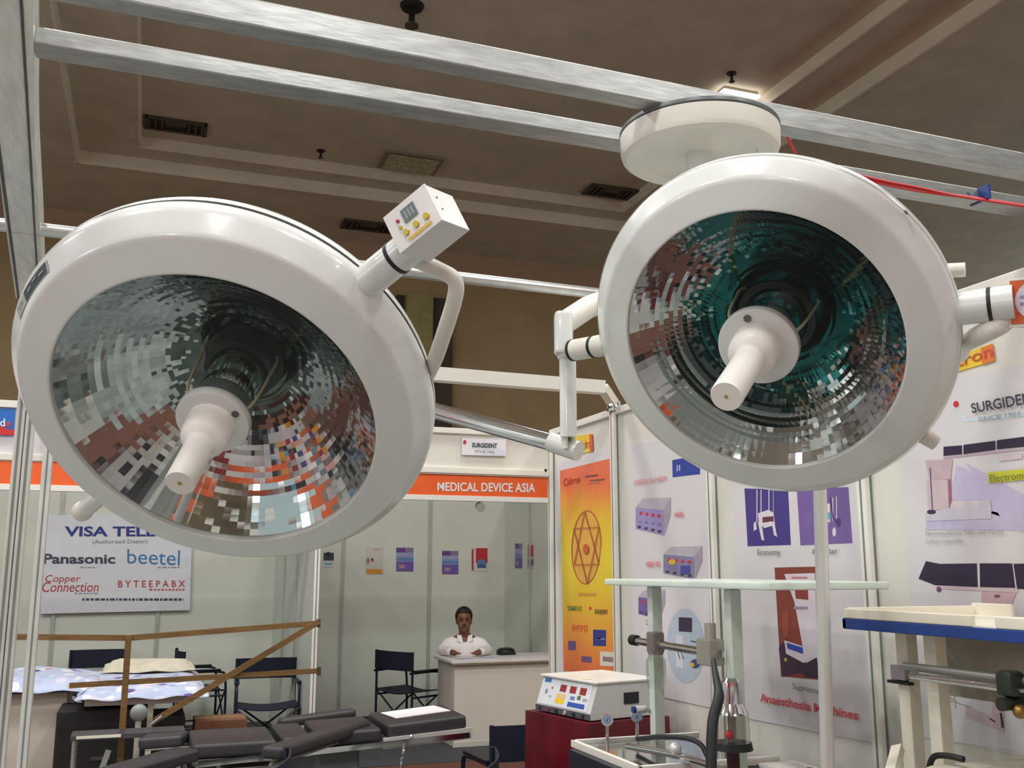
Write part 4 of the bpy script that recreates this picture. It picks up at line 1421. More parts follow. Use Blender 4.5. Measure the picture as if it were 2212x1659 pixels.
# ------------------------------------------------------------------ folding director chairs
def make_chair(label):
    t = thing('director_chair', label, 'chair', group='folding director chairs')
    wd, dp = .27, .21
    for s_ in (-1, 1):
        x = s_ * wd
        G().tube([(x, -dp, 0), (x, -dp, .84)], .0125, 10, smooth=0).part('rear_leg', NAVY_M, t)
        G().tube([(x, -dp - .03, .635), (x, dp - .06, .64), (x, dp, .60), (x, dp, 0)], .0125, 10, smooth=3).part('front_leg', NAVY_M, t)
        G().box((x, -.02, .652), (.045, .34, .018), None, .004).part('armrest', NAVY_M, t)
        G().tube([(x, -dp, .40), (x, dp, .40)], .010, 8, smooth=0).part('side_rail', NAVY_M, t)
        G().tube([(x, -dp, .10), (x, dp, .10)], .010, 8, smooth=0).part('side_rail', NAVY_M, t)
    for y in (-dp, dp):
        for s_ in (-1, 1):
            G().tube([(-wd * s_, y + .012 * s_, .44), (wd * s_, y + .012 * s_, .05)], .009, 8, smooth=0).part('cross_brace', NAVY_M, t)
    g = G()
    rows = []
    for i in range(9):
        f = i / 8
        x = -wd + 2 * wd * f
        sag = -.03 * math.sin(math.pi * f)
        rows.append([g.bm.verts.new((x, y, .46 + sag)) for y in (-dp, dp)] + [g.bm.verts.new((x, y, .448 + sag)) for y in (dp, -dp)])
    for A, B in zip(rows, rows[1:]):
        for j in range(4):
            g.bm.faces.new((A[j], A[(j + 1) % 4], B[(j + 1) % 4], B[j]))
    g.bm.faces.new(rows[0])
    g.bm.faces.new(rows[-1][::-1])
    g.part('seat', NAVY, t)
    g = G()
    rows = []
    for i in range(11):
        f = i / 10
        x = -wd - .015 + (2 * wd + .03) * f
        bow = -dp - .014 - .035 * math.sin(math.pi * f)
        rows.append([g.bm.verts.new((x, bow, z)) for z in (.655, .838)] + [g.bm.verts.new((x, bow + .010, z)) for z in (.838, .655)])
    for A, B in zip(rows, rows[1:]):
        for j in range(4):
            g.bm.faces.new((A[j], A[(j + 1) % 4], B[(j + 1) % 4], B[j]))
    g.bm.faces.new(rows[0])
    g.bm.faces.new(rows[-1][::-1])
    g.part('backrest', NAVY, t)
    return t


chairs = [((2.62, 10.25), -62, 'dark blue director chair left of the reception counter, side on'),
          ((1.12, 9.55), 176, 'dark blue director chair behind the low wooden rail, right of the floral table'),
          ((-.37, 11.15), 180, 'dark blue director chair whose backrest shows above the floral cloth at left'),
          ((.62, 11.05), -84, 'dark blue director chair seen edge-on, between banner and partition'),
          ((2.03, 5.42), 4, 'dark blue director chair seen from behind, left of the maroon cloth'),
          ((1.27, 4.42), 66, 'dark blue director chair cut by the bottom edge, before the reception counter'),
          ((.40, 4.70), 74, 'dark blue director chair standing in front of the operating table')]
ch0 = None
for (x, y), r, lb in chairs:
    if ch0 is None:
        ch0 = make_chair(lb)
        o = ch0
    else:
        o = copy_tree(ch0)
    o.location = (x, y, 0)
    o.rotation_euler = (0, 0, math.radians(r))
    o['label'] = lb
# ================================================================== OPERATING TABLE
t = thing('operating_table', 'long operating table with black pads, across the foreground at lower left', 'operating table', (.9, 5.65, 0))
for x0, x1, z0, z1, tl in ((1.27, 1.72, .80, .83, .0), (.90, 1.25, .775, .785, .0), (.72, .885, .765, .765, 0), (.28, .705, .755, .755, 0)):
    a, b = V((x0, 5.68, z0)), V((x1, 5.68, z1))
    g = G()
    M3 = Matrix.Rotation(-math.atan2(z1 - z0, x1 - x0), 3, 'Y')
    g.box((a + b) / 2, ((b - a).length - .012, .50, .07), M3, .018, 0, 3)
    g.part('pad', PAD, t)
    g = G()
    g.box((a + b) / 2 - V((0, 0, .055)), ((b - a).length - .02, .46, .03), M3, .004)
    g.part('section_frame', mat('dull_steel', (150, 150, 146), .4, .6), t)
for y in (5.40, 5.96):
    G().bar((.30, y, .70), (1.72, y, .765), .012, .028).part('side_rail', CHROME, t)
G().bar((1.25, 5.425, .742), (1.74, 5.425, .772), .02, .055).part('end_plate', mat('pale_end_plate', (196, 192, 188), .4), t)
for p0, p1, wd in (((.27, 5.50, .74), (-.40, 4.92, .69), .17), ((.27, 5.84, .76), (.05, 5.90, .745), .17)):
    g = G()
    d = (V(p1) - V(p0))
    M3 = d.to_track_quat('X', 'Z').to_matrix()
    g.box((V(p0) + V(p1)) / 2, (d.length, wd, .06), M3, .018, 0, 3)
    g.part('leg_pad', PAD, t)
    g = G()
    s_ = V((-d.y, d.x, 0)).normalized() * -(wd / 2 - .01)
    g.tube([V(p0) + s_ + V((0, 0, -.05)), V(p1) + s_ + V((0, 0, -.05))], .010, 10, smooth=0)
    g.part('leg_rail', CHROME, t)
g = G()
p0, p1 = on('z', .80, 585, 1628), on('z', .815, 782, 1566)
d = p1 - p0
g.box((p0 + p1) / 2, (d.length, .12, .06), d.to_track_quat('X', 'Z').to_matrix(), .02, 0, 3)
g.part('arm_pad', PAD, t)
G().tube([p0 + V((0, 0, -.05)), p1 + V((0, 0, -.05))], .009, 10, smooth=0).part('arm_rail', mat('dull_steel', (150, 150, 146), .4, .6), t)
p0, p1 = V((.78, 6.02, .79)), V((1.22, 6.06, .82))
d = p1 - p0
G().box((p0 + p1) / 2, (d.length, .09, .05), d.to_track_quat('X', 'Z').to_matrix(), .018, 0, 3).part('arm_pad', PAD, t)
G().box((.95, 5.68, .50), (.40, .30, .42), None, .02).part('column_cover', mat('grey_column', (120, 122, 124), .4, .3), t)
G().box((.60, 5.62, .36), (.34, .34, .60), None, .02).part('gear_cover', mat('pale_gear_cover', (176, 172, 164), .45), t)
G().box((.85, 5.68, .07), (1.1, .5, .12), None, .03).part('base', mat('grey_column', (120, 122, 124), .4, .3), t)
for x, y in ((.36, 5.48), (1.34, 5.48), (.36, 5.88), (1.34, 5.88)):
    G().cyl((x, y - .02, .03), (x, y + .02, .03), .03, 18).part('castor', BLACK, t)
c = V((1.40, 5.42, .77))
G().ball(c, .014).part('clamp_knob', CHROME, t)
G().tube([(1.36, 5.40, .74), (1.34, 5.36, .70), (1.33, 5.36, .60)], .008, 8).part('release_lever', CHROME, t)
p0 = on('z', .842, 872, 1532)
M3 = Matrix.Rotation(math.radians(8), 3, 'Z') @ Matrix.Rotation(-.06, 3, 'Y')
G().box((1.50, 5.72, .855), (.33, .24, .004), M3).thing('paper_sheet', mat('white_paper', (235, 233, 236), .6), (1.5, 5.72, .85), 'white sheet of paper lying on the far pad of the operating table', 'paper')
G().box((.93, 5.12, .22), (.22, .2, .44), None, .01).thing('plastic_crate', mat('blue_plastic', (24, 52, 120), .45), (.93, 5.12, 0), 'blue plastic box on the floor in front of the operating table', 'box')

# pale equipment stand between the tables
c = on('y', 6.75, 300, 1540)
t = thing('equipment_stand', 'small pale grey stand with a round head, behind the operating table', 'stand', (c.x, c.y, 0))
G().ball(c, .052, (1, .8, 1), 22).part('round_head', mat('pale_grey_plastic', (150, 157, 153), .4), t)
G().cyl((c.x, c.y, .05), (c.x, c.y, c.z - .03), .018, 16).part('stem', mat('pale_stem', (186, 184, 170), .4), t)
G().cyl((c.x, c.y, 0), (c.x, c.y, .05), .14, 28, 0, .05).part('foot', mat('pale_grey_plastic', (150, 157, 153), .4), t)

# ================================================================== LEFT STALL: counter, floral display table, rail, cartons
DARKB = mat('dark_trunk', (26, 24, 28), .6, var=.2)
t = thing('stall_counter', 'white counter with a dark top edge at the lower left corner', 'counter', (-1.2, 7.9, 0))
G().span((-2.4, 7.60, 0), (-.43, 8.2, .835)).part('front_board', mat('counter_white', (206, 198, 186), .5, var=.02), t)
G().span((-2.42, 7.58, .835), (-.41, 8.22, .872), 0, .004).part('top_edge', mat('dark_edge', (46, 40, 40), .5), t)

FLOR = bpy.data.materials.new('floral_cotton')
FLOR.use_nodes = True
nt = FLOR.node_tree
bs = nt.nodes['Principled BSDF']
bs.inputs['Roughness'].default_value = .85
tc = nt.nodes.new('ShaderNodeTexCoord')
vo = nt.nodes.new('ShaderNodeTexVoronoi')
vo.inputs['Scale'].default_value = 13
nt.links.new(tc.outputs['Object'], vo.inputs['Vector'])
r1 = nt.nodes.new('ShaderNodeValToRGB')
r1.color_ramp.interpolation = 'CONSTANT'
for i, (p_, c_) in enumerate(((0, (222, 220, 224)), (.3, (172, 184, 212)), (.55, (206, 206, 222)), (.72, (98, 84, 142)), (.85, (190, 150, 130)), (.92, (172, 186, 214)))):
    e_ = r1.color_ramp.elements[i] if i < 2 else r1.color_ramp.elements.new(p_)
    e_.position = p_
    e_.color = L3(c_)
nt.links.new(vo.outputs['Color'], r1.inputs['Fac'])
r2 = nt.nodes.new('ShaderNodeValToRGB')
r2.color_ramp.elements[0].position = .40
r2.color_ramp.elements[0].color = (0, 0, 0, 1)
r2.color_ramp.elements[1].position = .60
r2.color_ramp.elements[1].color = (1, 1, 1, 1)
nt.links.new(vo.outputs['Distance'], r2.inputs['Fac'])
mx = nt.nodes.new('ShaderNodeMix')
mx.data_type = 'RGBA'
nt.links.new(r2.outputs[0], mx.inputs['Factor'])
nt.links.new(r1.outputs[0], mx.inputs['A'])
mx.inputs['B'].default_value = L3((180, 192, 218))
nt.links.new(mx.outputs['Result'], bs.inputs['Base Color'])


def heap(x0, x1, y0, y1, z, h, seed, drop, name, label, m):
    """rumpled cloth spread over a table top, hem hanging by drop"""
    rnd = random.Random(seed)
    ph = [(rnd.uniform(3, 8), rnd.uniform(3, 8), rnd.uniform(0, 6), rnd.uniform(.4, 1)) for _ in range(6)]
    g = G()
    nx, ny = 46, 30
    vs = []
    for j in range(ny + 1):
        row = []
        for i in range(nx + 1):
            u, v = i / nx, j / ny
            x, y = x0 + (x1 - x0) * u, y0 + (y1 - y0) * v
            e_ = min(u, 1 - u, v, 1 - v)
            b = min(1, e_ / .16)
            n = sum(k[3] * math.sin(k[0] * x * 2 + k[1] * y * 2 + k[2]) for k in ph) / 6
            zz = z + .006 + h * b * (.55 + .45 * n)
            if e_ < .06:
                f = 1 - e_ / .06
                zz = z + .006 - drop * f * (1 + .25 * math.sin(23 * (x + y)))
                x += (0.015 * (1 if u > .94 else -1 if u < .06 else 0)) * f
                y += (0.015 * (1 if v > .94 else -1 if v < .06 else 0)) * f
            row.append(g.bm.verts.new((x, y, zz)))
        vs.append(row)
    for j in range(ny):
        for i in range(nx):
            g.bm.faces.new((vs[j][i], vs[j][i + 1], vs[j + 1][i + 1], vs[j + 1][i]))
    bmesh.ops.recalc_face_normals(g.bm, faces=g.bm.faces[:])
    bmesh.ops.solidify(g.bm, geom=g.bm.faces[:], thickness=-.004)
    return g.thing(name, m, ((x0 + x1) / 2, (y0 + y1) / 2, z), label, 'cloth', angle=180)


heap(-2.4, -.10, 7.50, 8.30, .876, .115, 5, .03, 'floral_cloth', 'rumpled blue floral cloth heaped on the white counter at left', FLOR)
t = thing('display_table', 'table with a white apron behind the wooden rail, under floral cloth', 'table', (.05, 7.6, 0))
G().span((-.30, 7.12, .79), (.36, 8.6, .86), 0, .006).part('table_top', mat('table_apron_white', (206, 204, 198), .45), t)
for x, y, m_ in ((-.27, 7.5, 0), (.10, 7.16, 1), (.32, 8.5, 0), (-.26, 8.5, 0)):
    G().span((x - .018, y - .018, 0), (x + .018, y + .018, .79)).part('leg', mat('table_leg_white', (210, 206, 190), .45) if m_ else DARKB, t)
heap(-.34, .44, 7.04, 8.6, .864, .05, 9, .035, 'floral_cloth', 'blue floral cloth spread over the display table behind the wooden rail', FLOR)
CRM = mat('cream_print_cloth', (206, 200, 180), .85, var=.12, scale=14)
heap(-.22, .40, 8.0, 8.7, .925, .05, 12, .02, 'cream_cloth', 'cream printed cloth lying behind the floral cloth', CRM)

t = thing('wooden_railing', 'low frame of brown wooden boards with a diagonal brace, at lower left', 'railing', on('y', 6.5, 278, 1500))
PW = Plane('y', 6.5, -1)


def board(a, b, wd, dz=0.0, name='rail_board'):
    p0, p1 = PW.p(a, dz), PW.p(b, dz)
    G().bar(p0, p1, .02, wd, up=V((0, 0, 1)) if abs(p1.z - p0.z) < abs(p1.x - p0.x) else V((1, 0, 0))).part(name, WOOD, t)


board((-60, 1375), (280, 1378), .033)
board((280, 1378), (690, 1346), .033)
board((150, 1481), (690, 1449), .030, .012)
board((690, 1342), (335, 1556), .034, .030, 'brace_board')
pz = PW.p((278, 1374))
G().bar(PW.p((278, 1372), .02), V((pz.x, 6.48, 0)), .036, .018, up=V((0, 1, 0))).part('upright_post', WOOD, t)
q0, q1 = PW.p((350, 1547), .035), PW.p((326, 1566), .035)
G().cyl(q0, q1, .014, 14).part('chrome_tip', CHROME, t)
for q in ((688, 1346), (689, 1450)):
    p_ = PW.p(q, .012)
    G().box(p_, (.02, .04, .05)).part('board_end', mat('dark_board_end', (74, 66, 56), .6), t)
G().bar(PW.p((-60, 1375)), PW.p((-60, 1900)), .03, .03, up=V((0, 1, 0))).part('upright_post', WOOD, t)

for (px, py), (wx, wy, wz), z, lb in (((478, 1552), (.36, .3, .34), 0, 'large brown carton on the floor behind the operating table'),
                                      ((478, 1490), (.34, .28, .15), .5, 'small brown carton lying on top of a dark trunk')):
    c = on('y', 7.4, px, py)
    t = thing('carton', lb, 'carton', (c.x, 7.4, z))
    G().box((c.x, 7.4, z + wz / 2), (wx, wy, wz), None, .004).part('carton_body', CARTON, t)
    G().span((c.x - wx / 2, 7.4 - .025, z + wz), (c.x + wx / 2, 7.4 + .025, z + wz + .002)).part('packing_tape', mat('carton_tape', (150, 112, 78), .4), t)
c = on('y', 7.4, 478, 1500)
DARKB = mat('dark_trunk', (26, 24, 28), .6, var=.2)
t = thing('trunk', 'dark trunk standing on the large carton', 'trunk', (c.x, 7.4, .342))
G().box((c.x, 7.4, .342 + .079), (.40, .32, .156), None, .01).part('trunk_body', DARKB, t)
G().span((c.x - .2, 7.235, .342 + .10), (c.x + .2, 7.242, .342 + .11)).part('trunk_seam', mat('trunk_seam', (70, 66, 66), .4), t)
for (px, wx, wz, yy, lb) in ((226, .56, .765, 7.40, 'dark case filling the shade under the display table'), (362, .22, .70, 7.42, 'dark case under the right end of the display table')):  # dark cases made large to stand for the darkness under the table
    c = on('y', yy, px, 1540)
    t = thing('equipment_case', lb, 'case', (c.x, yy, 0))
    G().box((c.x, yy, wz / 2), (wx, .4, wz), None, .02).part('case_body', DARKB, t)
    G().box((c.x, yy - .205, wz * .6), (.12, .012, .025), None, .004).part('case_handle', mat('trunk_seam', (70, 66, 66), .4), t)
c = on('y', 8.1, 560, 1540)
t = thing('bag', 'dark slumped bag on the floor under the director chair behind the rail', 'bag', (c.x, 8.1, 0))
G().ball((c.x, 8.1, .17), .2, (.95, .7, .85), 24).part('bag_body', mat('dark_bag', (34, 36, 48), .8, var=.2), t)
G().tube([(c.x - .1, 8.1, .30), (c.x - .05, 8.1, .40), (c.x + .05, 8.1, .40), (c.x + .1, 8.1, .30)], .012, 10).part('bag_handle', DARKB, t)

# steel trolley at lower left, mostly hidden by the operating table
t = thing('steel_trolley', 'steel trolley with a bright edge behind the operating table at left', 'trolley', (-.03, 6.33, 0))
G().span((-.32, 6.22, .72), (.28, 6.42, .745)).part('trolley_top', mat('dark_steel', (84, 84, 88), .4, .5), t)
G().span((-.29, 6.208, .73), (-.06, 6.219, .744)).part('edge_strip', mat('pale_edge', (226, 222, 206), .4), t)
for x, y in ((-.30, 6.24), (.26, 6.24), (-.30, 6.40), (.26, 6.40)):
    G().cyl((x, y, 0), (x, y, .72), .011, 12).part('leg', STEEL, t)
G().bar((-.28, 6.24, .1), (-.12, 6.24, .66), .012, .03).part('brace', STEEL, t)

# ================================================================== ELECTROSURGICAL UNIT ON THE MAROON TABLE
t = thing('draped_table', 'table completely covered by a shiny maroon cloth, under the white instrument', 'table', (2.04, 4.42, 0))
A_ = V((1.82, 4.66, .985))
uu = V((.205, -.979, 0)).normalized()
ww = V((.979, .205, 0)).normalized()
g = G()
zt = .98
per = []
n = 30
cs = [A_ + uu * a_ + ww * b_ for a_, b_ in ((-.04, -.035), (.475, -.035), (.475, .425), (-.04, .425))]
for q0, q1 in zip(cs, cs[1:] + cs[:1]):
    e_ = (q1 - q0).normalized()
    for k in range(n):
        p_ = q0.lerp(q1, k / n)
        per.append((p_.x, p_.y, -e_.y * -1, e_.x * -1))
if (V((per[5][0], per[5][1])) - V((2.05, 4.5))).dot(V((per[5][2], per[5][3]))) < 0:
    per = [(x, y, -nx, -ny) for x, y, nx, ny in per]
rings = []
for j in range(15):
    f = j / 14
    ring = []
    for i, (x, y, nx, ny) in enumerate(per):
        a = (.001 + .024 * f) * (math.sin(i * .55) + .5 * math.sin(i * .23 + 1))
        x2 = min(x + nx * (a + .01 * f), 2.405)
        ring.append(g.bm.verts.new((x2, y + ny * (a + .01 * f), zt - .012 * (j == 0) * 0 - f * (zt - .01))))
    rings.append(ring)
for A, B in zip(rings, rings[1:]):
    for i in range(len(A)):
        j = (i + 1) % len(A)
        g.bm.faces.new((A[i], B[i], B[j], A[j]))
g.bm.faces.new(rings[0])
g.part('table_cloth', MAROON, t, angle=60)

BW_, BD_, BH_ = .44, .40, .155
t = thing('electrosurgical_unit', 'white electrosurgical unit with a colourful front panel on the maroon table', 'medical instrument', A_)


def ep(x, y, z):
    return A_ + uu * x + ww * y + V((0, 0, z))


UNITG = mat('unit_grey_white', (206, 206, 204), .4, var=.015)
UNITS = mat('unit_grey_side', (136, 142, 150), .4)
g = G()
g.prism([ep(0, .0, .03), ep(0, .0, 0), ep(0, BD_, 0), ep(0, BD_, BH_), ep(0, .045, BH_)], uu * BW_)
bmesh.ops.bevel(g.bm, geom=g.bm.edges[:], offset=.003, segments=2, profile=.5, affect='EDGES')
g.part('case', UNITG, t)
g = G()
g.prism([ep(-.008, .03, BH_), ep(-.008, BD_ + .006, BH_), ep(BW_ + .008, BD_ + .006, BH_), ep(BW_ + .008, .03, BH_)], V((0, 0, .010)))
bmesh.ops.bevel(g.bm, geom=g.bm.edges[:], offset=.003, segments=2, profile=.5, affect='EDGES')
g.part('lid', mat('unit_lid_white', (232, 230, 224), .3), t)
nf = (ep(0, .045, BH_) - ep(0, 0, .03)).normalized()
ncr = uu.cross(nf).normalized()
if ncr.dot(-ww) < 0:
    ncr = -ncr
fh = (ep(0, .045, BH_) - ep(0, 0, .03)).length


def fp(x, y, l=.001):
    return ep(0, 0, .03) + uu * BW_ * x + nf * fh * y + ncr * l


def fq(x0, y0, x1, y1, l=.002):
    return [fp(x0, y0, l), fp(x1, y0, l), fp(x1, y1, l), fp(x0, y1, l)]


pn = G().prism(fq(.03, .03, .93, .95, .0002), ncr * .002).part('front_panel', mat('unit_panel_white', (216, 220, 226), .35), t)
G().prism([ep(0.0, -.001, .002), ep(BW_, -.001, .002), ep(BW_, -.001, .028), ep(0, -.001, .028)], -ww * .003).part('socket_strip', mat('unit_socket_dark', (84, 88, 94), .4), t)
for k in range(6):
    c = ep(.04 + .07 * k, -.004, .015)
    G().cyl(c, c - ww * .006, .009, 16).part('output_socket', ink(((60, 50, 56), (150, 60, 70), (36, 34, 40), (190, 186, 180), (30, 30, 36), (44, 42, 50))[k]), t)
for k in range(3):
    G().prism(fq(.38 + .18 * k, .56, .49 + .18 * k, .80, .0024), ncr * .001).part('red_display', ink((150, 44, 48)), t)
for x0, y0, x1, y1, c_ in ((.06, .80, .18, .94, (52, 110, 186)), (.34, .14, .50, .32, (232, 200, 40)), (.34, .34, .50, .48, (226, 196, 130)), (.58, .10, .88, .26, (54, 88, 170)), (.60, .34, .68, .46, (110, 130, 170)), (.72, .38, .78, .52, (96, 110, 80)), (.82, .36, .90, .46, (160, 170, 180)), (.22, .60, .25, .66, (190, 90, 90)), (.12, .4, .16, .56, (130, 136, 150)), (.22, .3, .25, .36, (140, 150, 150))):
    G().poly(fq(x0, y0, x1, y1, .0032)).part('panel_print', ink(c_), pn, flat=True, fix=False)
c0 = ep(BW_ + .001, .19, .06)
G().prism([c0, c0 + ww * .085, c0 + ww * .085 + V((0, 0, .05)), c0 + V((0, 0, .05))], uu * .003).part('side_vent', mat('vent_black', (26, 28, 36), .5), t)
G().box(ep(.31, .075, BH_ + .0115), (.05, .03, .001), Matrix.Rotation(-.2, 3, 'Z')).part('lid_label', mat('label_cream', (240, 236, 190), .4), t)

# ================================================================== ANAESTHESIA MACHINE IN FRONT OF THE POSTERS
t = thing('anaesthesia_machine', 'anaesthesia machine with a pale green shelf on two columns, before the posters', 'anaesthesia machine', (1.82, 3.1, 0))
z0 = 1.0
G().span((1.56, 2.62, .25), (2.14, 3.60, .90), 0, .012).part('cabinet', mat('machine_cabinet', (206, 210, 204), .4), t)
G().span((1.545, 3.02, .90), (2.14, 3.62, .985), 0, .004).part('drawer_front', mat('drawer_black', (26, 30, 40), .4), t)
G().span((1.585, 3.12, .985), (2.10, 3.64, 1.000)).part('tray_plate', mat('mirror_steel', (200, 204, 204), .08, 1.0, var=.02), t)
for a, b in (((1.57, 3.10, .985), (1.588, 3.66, 1.012)), ((1.57, 3.10, .985), (2.12, 3.118, 1.012)), ((1.57, 3.642, .985), (2.12, 3.66, 1.012))):
    G().span(a, b, 0, .003).part('tray_rim', WHITE_M, t)
G().span((2.02, 2.90, .985), (2.16, 3.08, .998)).part('side_plate', WHITE_M, t)
for k in range(3):
    G().cyl((2.05 + .04 * k, 2.95, .998), (2.05 + .04 * k, 2.95, .9995), .009, 16).part('plate_hole', ink((130, 130, 128)), t)
for y, w_ in ((3.43, .042), (2.89, .042)):
    G().span((1.80, y - w_ / 2, .90), (1.842, y + w_ / 2, 1.585), 0, .004).part('column', PALEGREEN, t)
    G().span((1.812, y + w_ / 2, 1.02), (1.83, y + w_ / 2 + .018, 1.36)).part('column_track', mat('track_dark', (70, 78, 72), .5), t)
G().span((1.74, 2.56, 1.588), (2.18, 3.70, 1.612), 0, .006).part('top_shelf', mat('pale_green_glass_shelf', (216, 230, 220), .25), t)
G().cyl((1.775, 3.50, 1.383), (1.775, 2.90, 1.378), .0145, 20).part('cross_bar', CHROME, t)
G().cyl((1.775, 3.53, 1.384), (1.775, 3.49, 1.384), .020, 20).part('bar_end_cap', BLACK, t)
G().box((1.77, 3.335, 1.388), (.05, .055, .075), None, .008).part('clamp_block', mat('cast_grey', (136, 130, 122), .4, .5), t)
G().box((1.77, 2.955, 1.382), (.06, .085, .085), None, .006).part('valve_block', mat('valve_block_grey', (170, 168, 158), .4, .4), t)
G().cyl((1.77, 2.95, 1.42), (1.77, 2.95, 1.475), .019, 20).part('valve_stub', mat('valve_block_grey', (170, 168, 158), .4, .4), t)
G().lathe([(0, -.06), (.030, -.058), (.036, -.04), (.036, .04), (.026, .055), (.026, .06)], Matrix.Translation((1.77, 3.335, 1.285)), 28).part('water_trap', CLEAR, t)
G().cyl((1.77, 3.335, 1.345), (1.77, 3.335, 1.36), .028, 24).part('trap_cap', mat('cast_grey', (136, 130, 122), .4, .5), t)
ax, ay = 1.745, 2.80
MM = Matrix.Translation((ax, ay, 0))
G().lathe([(0, 1.318), (.020, 1.316), (.030, 1.304), (.034, 1.275), (.035, 1.24), (.049, 1.218), (.053, 1.208), (0, 1.208)], MM, 40).part('canister_head', CHROME, t, angle=30)
G().lathe([(.052, 1.208), (.054, 1.195), (.055, 1.125)], MM, 40).part('canister_glass', CLEAR, t, fix=False)
G().lathe([(.014, 1.208), (.011, 1.125)], MM, 16).part('inner_tube', mat('cast_grey', (136, 130, 122), .4, .5), t)
c = at(1568, 1573, (V((ax, ay, 1.08)) - EYE).length * .985)
G().ball(V((ax - .030, ay - .030, 1.152)), .014, (1, 1, 1), 18).part('red_badge', ink((190, 50, 66)), t)
G().cyl((ax, ay, 1.125), (ax, ay, 1.103), .058, 40, 0, .062).part('canister_base', BLACK, t)
G().cyl((ax, ay, 1.103), (ax, ay, .90), .020, 20).part('canister_stem', mat('dark_red_metal', (60, 34, 38), .35, .5), t)
hp = [at(1541, 1423, 3.08), at(1546, 1462, 3.02), at(1553, 1490, 2.98), at(1553, 1512, 2.95), at(1541, 1545, 2.93), at(1537, 1590, 2.90), at(1536, 1700, 2.85)]
G().tube(hp, .012, 14, radii=lambda f: .006 + .010 * min(1, f * 2.2)).part('breathing_hose', mat('hose_black', (28, 32, 36), .5), t)
G().tube([(1.66, 3.36, 1.03), (1.74, 3.10, 1.035), (1.76, 2.88, 1.03)], .012, 14).part('steel_pipe', CHROME, t)
G().ball((1.72, 3.12, 1.055), .022).part('pipe_joint', mat('cast_pale', (206, 206, 206), .35, .4), t)
G().tube([(1.76, 3.48, 1.03), (1.80, 3.34, 1.06), (1.86, 3.20, 1.065), (1.87, 3.16, 1.01)], .009, 12).part('black_handle', BLACK, t)
for px, py, lb in ((1311, 1554, 'a'), (1375, 1547, 'b')):
    c = on('y', 3.60, px, py)
    bk = V((.35, .94, 0)).normalized()
    gg = G().cyl(c + bk * .012, c - bk * .012, .023, 32).part('pressure_gauge', CHROME, t)
    G().cyl(c - bk * .012, c - bk * .0135, .0185, 32).part('gauge_face', ink((140, 156, 180)), gg)
    G().bar(c - bk * .0145 + V((-.004, 0, -.004)), c - bk * .0145 + V((.008, 0, .009)), .0015, .002).part('gauge_needle', ink((40, 44, 60)), gg)
    G().cyl((c.x, c.y, c.z - .022), (c.x, c.y, 1.0), .007, 14).part('gauge_stem', CHROME, t)
c = on('y', 3.5, 1388, 1532)
G().cyl(c + V((-.03, 0, 0)), c + V((.012, 0, 0)), .013, 18).part('flow_valve', mat('white_knob', (222, 218, 220), .4), t)
G().cyl(c + V((-.042, 0, 0)), c + V((-.03, 0, 0)), .012, 18).part('blue_knob', BLUE, t)
G().bar(c + V((.012, 0, 0)), V((1.80, 3.44, c.z)), .012, .012).part('valve_bracket', mat('dull_steel', (150, 150, 146), .4, .6), t)
for x, y in ((1.62, 2.70), (2.08, 2.70), (1.62, 3.52), (2.08, 3.52)):
    G().cyl((x, y, .25), (x, y, .08), .02, 14).part('leg', STEEL, t)
    G().cyl((x, y - .02, .05), (x, y + .02, .05), .05, 20).part('castor', BLACK, t)

t = thing('support_pole', 'upright pale aluminium pole in front of the anaesthesia poster', 'pole', (1.806, 2.36, 0))
tp0, tp1 = on('y', 2.36, 1772, 1085), on('y', 2.36, 1788, 1659)
dr = (tp1 - tp0).normalized()
bot = tp0 + dr * ((tp0.z - .03) / -dr.z)
top = tp0 - dr * .22
G().cyl(bot, top, .0185, 28).part('pole_tube', ALU, t)
G().cyl(bot + V((0, 0, -.03)), bot, .12, 32, 0, .10).part('pole_base', mat('cast_grey', (136, 130, 122), .4, .5), t)
G().cyl(top, top - dr * .02, .021, 24).part('pole_cap', BLACK, t)

# ================================================================== SECOND MACHINE AT THE RIGHT EDGE
t = thing('anaesthesia_machine', 'anaesthesia machine with a blue-edged white tray at the right edge', 'anaesthesia machine', (2.15, 1.95, 0))
G().span((1.90, 1.35, 1.500), (2.38, 2.425, 1.515)).part('top_tray', BEIGE, t)
G().span((1.895, 1.34, 1.482), (1.915, 2.435, 1.512), 0, .004).part('blue_edge', BLUE, t)
G().span((1.895, 2.415, 1.482), (2.38, 2.435, 1.512), 0, .004).part('blue_edge', BLUE, t)
for a, b in (((1.897, 1.95, 1.512), (1.911, 2.43, 1.540)), ((1.897, 1.34, 1.512), (1.911, 1.88, 1.540)), ((2.366, 2.28, 1.512), (2.38, 2.43, 1.550)), ((2.366, 1.40, 1.512), (2.38, 2.16, 1.550)), ((1.91, 2.416, 1.512), (2.38, 2.43, 1.542))):
    G().span(a, b, 0, .004).part('tray_rail', BEIGE, t)
G().span((2.22, 1.40, 1.29), (2.24, 2.40, 1.482)).part('grey_board', mat('brownish_grey_board', (150, 146, 132), .5), t)  # plain brownish grey board below the tray
G().span((2.08, 1.5, 1.474), (2.11, 2.2, 1.482)).part('under_label', ink((190, 120, 140)), t)
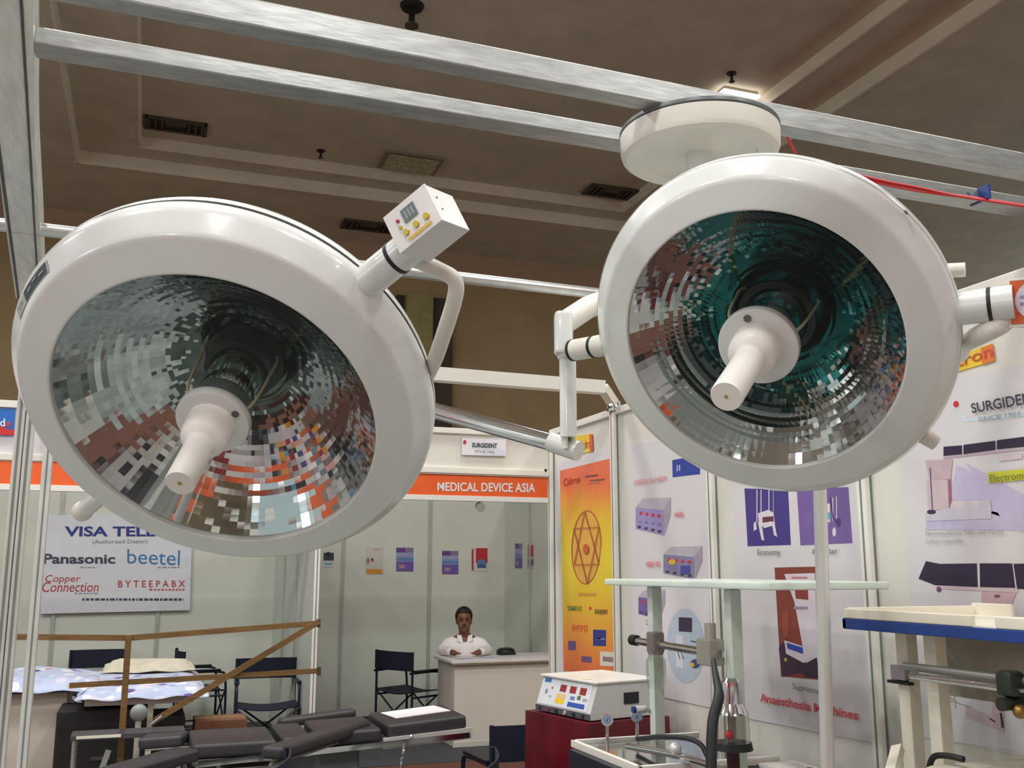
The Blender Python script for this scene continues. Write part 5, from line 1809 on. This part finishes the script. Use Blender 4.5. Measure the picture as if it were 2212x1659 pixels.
for y, w_ in ((2.345, .045), (2.235, .045)):
    G().span((2.02, y - w_ / 2, .55), (2.06, y + w_ / 2, 1.482), 0, .004).part('column', BEIGE, t)
G().span((2.00, 2.315, 1.345), (2.018, 2.372, 1.385), 0, .003).part('valve_label', mat('valve_label', (150, 140, 150), .4), t)
G().span((1.998, 2.30, 1.335), (2.018, 2.385, 1.343)).part('label_edge', BLACK, t)
G().cyl((1.955, 2.26, 1.392), (1.955, 1.55, 1.392), .011, 20).part('upper_bar', mat('dull_steel', (150, 150, 146), .4, .6), t)
G().cyl((1.935, 2.215, 1.372), (1.935, 1.55, 1.372), .0085, 20).part('lower_bar', CHROME, t)
G().box((1.935, 1.885, 1.385), (.05, .05, .06), None, .012).part('clamp_block', mat('dark_clamp', (60, 64, 60), .35, .5), t)
G().cyl((1.90, 1.885, 1.34), (1.98, 1.885, 1.34), .016, 20).part('clamp_knob', mat('dark_clamp', (60, 64, 60), .35, .5), t)
G().ball((1.93, 1.86, 1.325), .016).part('brass_fitting', mat('brass_fitting', (150, 116, 60), .35, .7), t)
G().span((1.93, 1.35, .30), (2.38, 2.20, 1.150), 0, .02).part('cabinet', BEIGE, t)
G().tube([(1.99, 2.24, 1.10), (1.985, 2.22, 1.165), (1.99, 2.17, 1.175), (2.0, 2.12, 1.172)], .008, 12).part('cabinet_handle', BLACK, t)
G().cyl((2.0, 1.95, 1.150), (2.0, 1.95, 1.158), .04, 28).part('vaporizer_seat', mat('seat_grey', (120, 116, 110), .4), t)
q0, q1 = at(1940, 1616, 2.7), at(1918, 1700, 2.55)
G().bar(q0, q1, .022, .028, up=V((0, 1, 0))).part('brake_lever', mat('lever_cream', (234, 228, 214), .35), t)
for x, y in ((1.98, 1.42), (2.32, 1.42), (1.98, 2.12), (2.32, 2.12)):
    G().cyl((x, y, .30), (x, y, .08), .02, 14).part('leg', STEEL, t)
    G().cyl((x, y - .02, .05), (x, y + .02, .05), .05, 20).part('castor', BLACK, t)
for y in (2.345, 2.235):
    G().span((2.0, y - .03, 0), (2.08, y + .03, .55), 0, .004).part('column_foot', BEIGE, t)
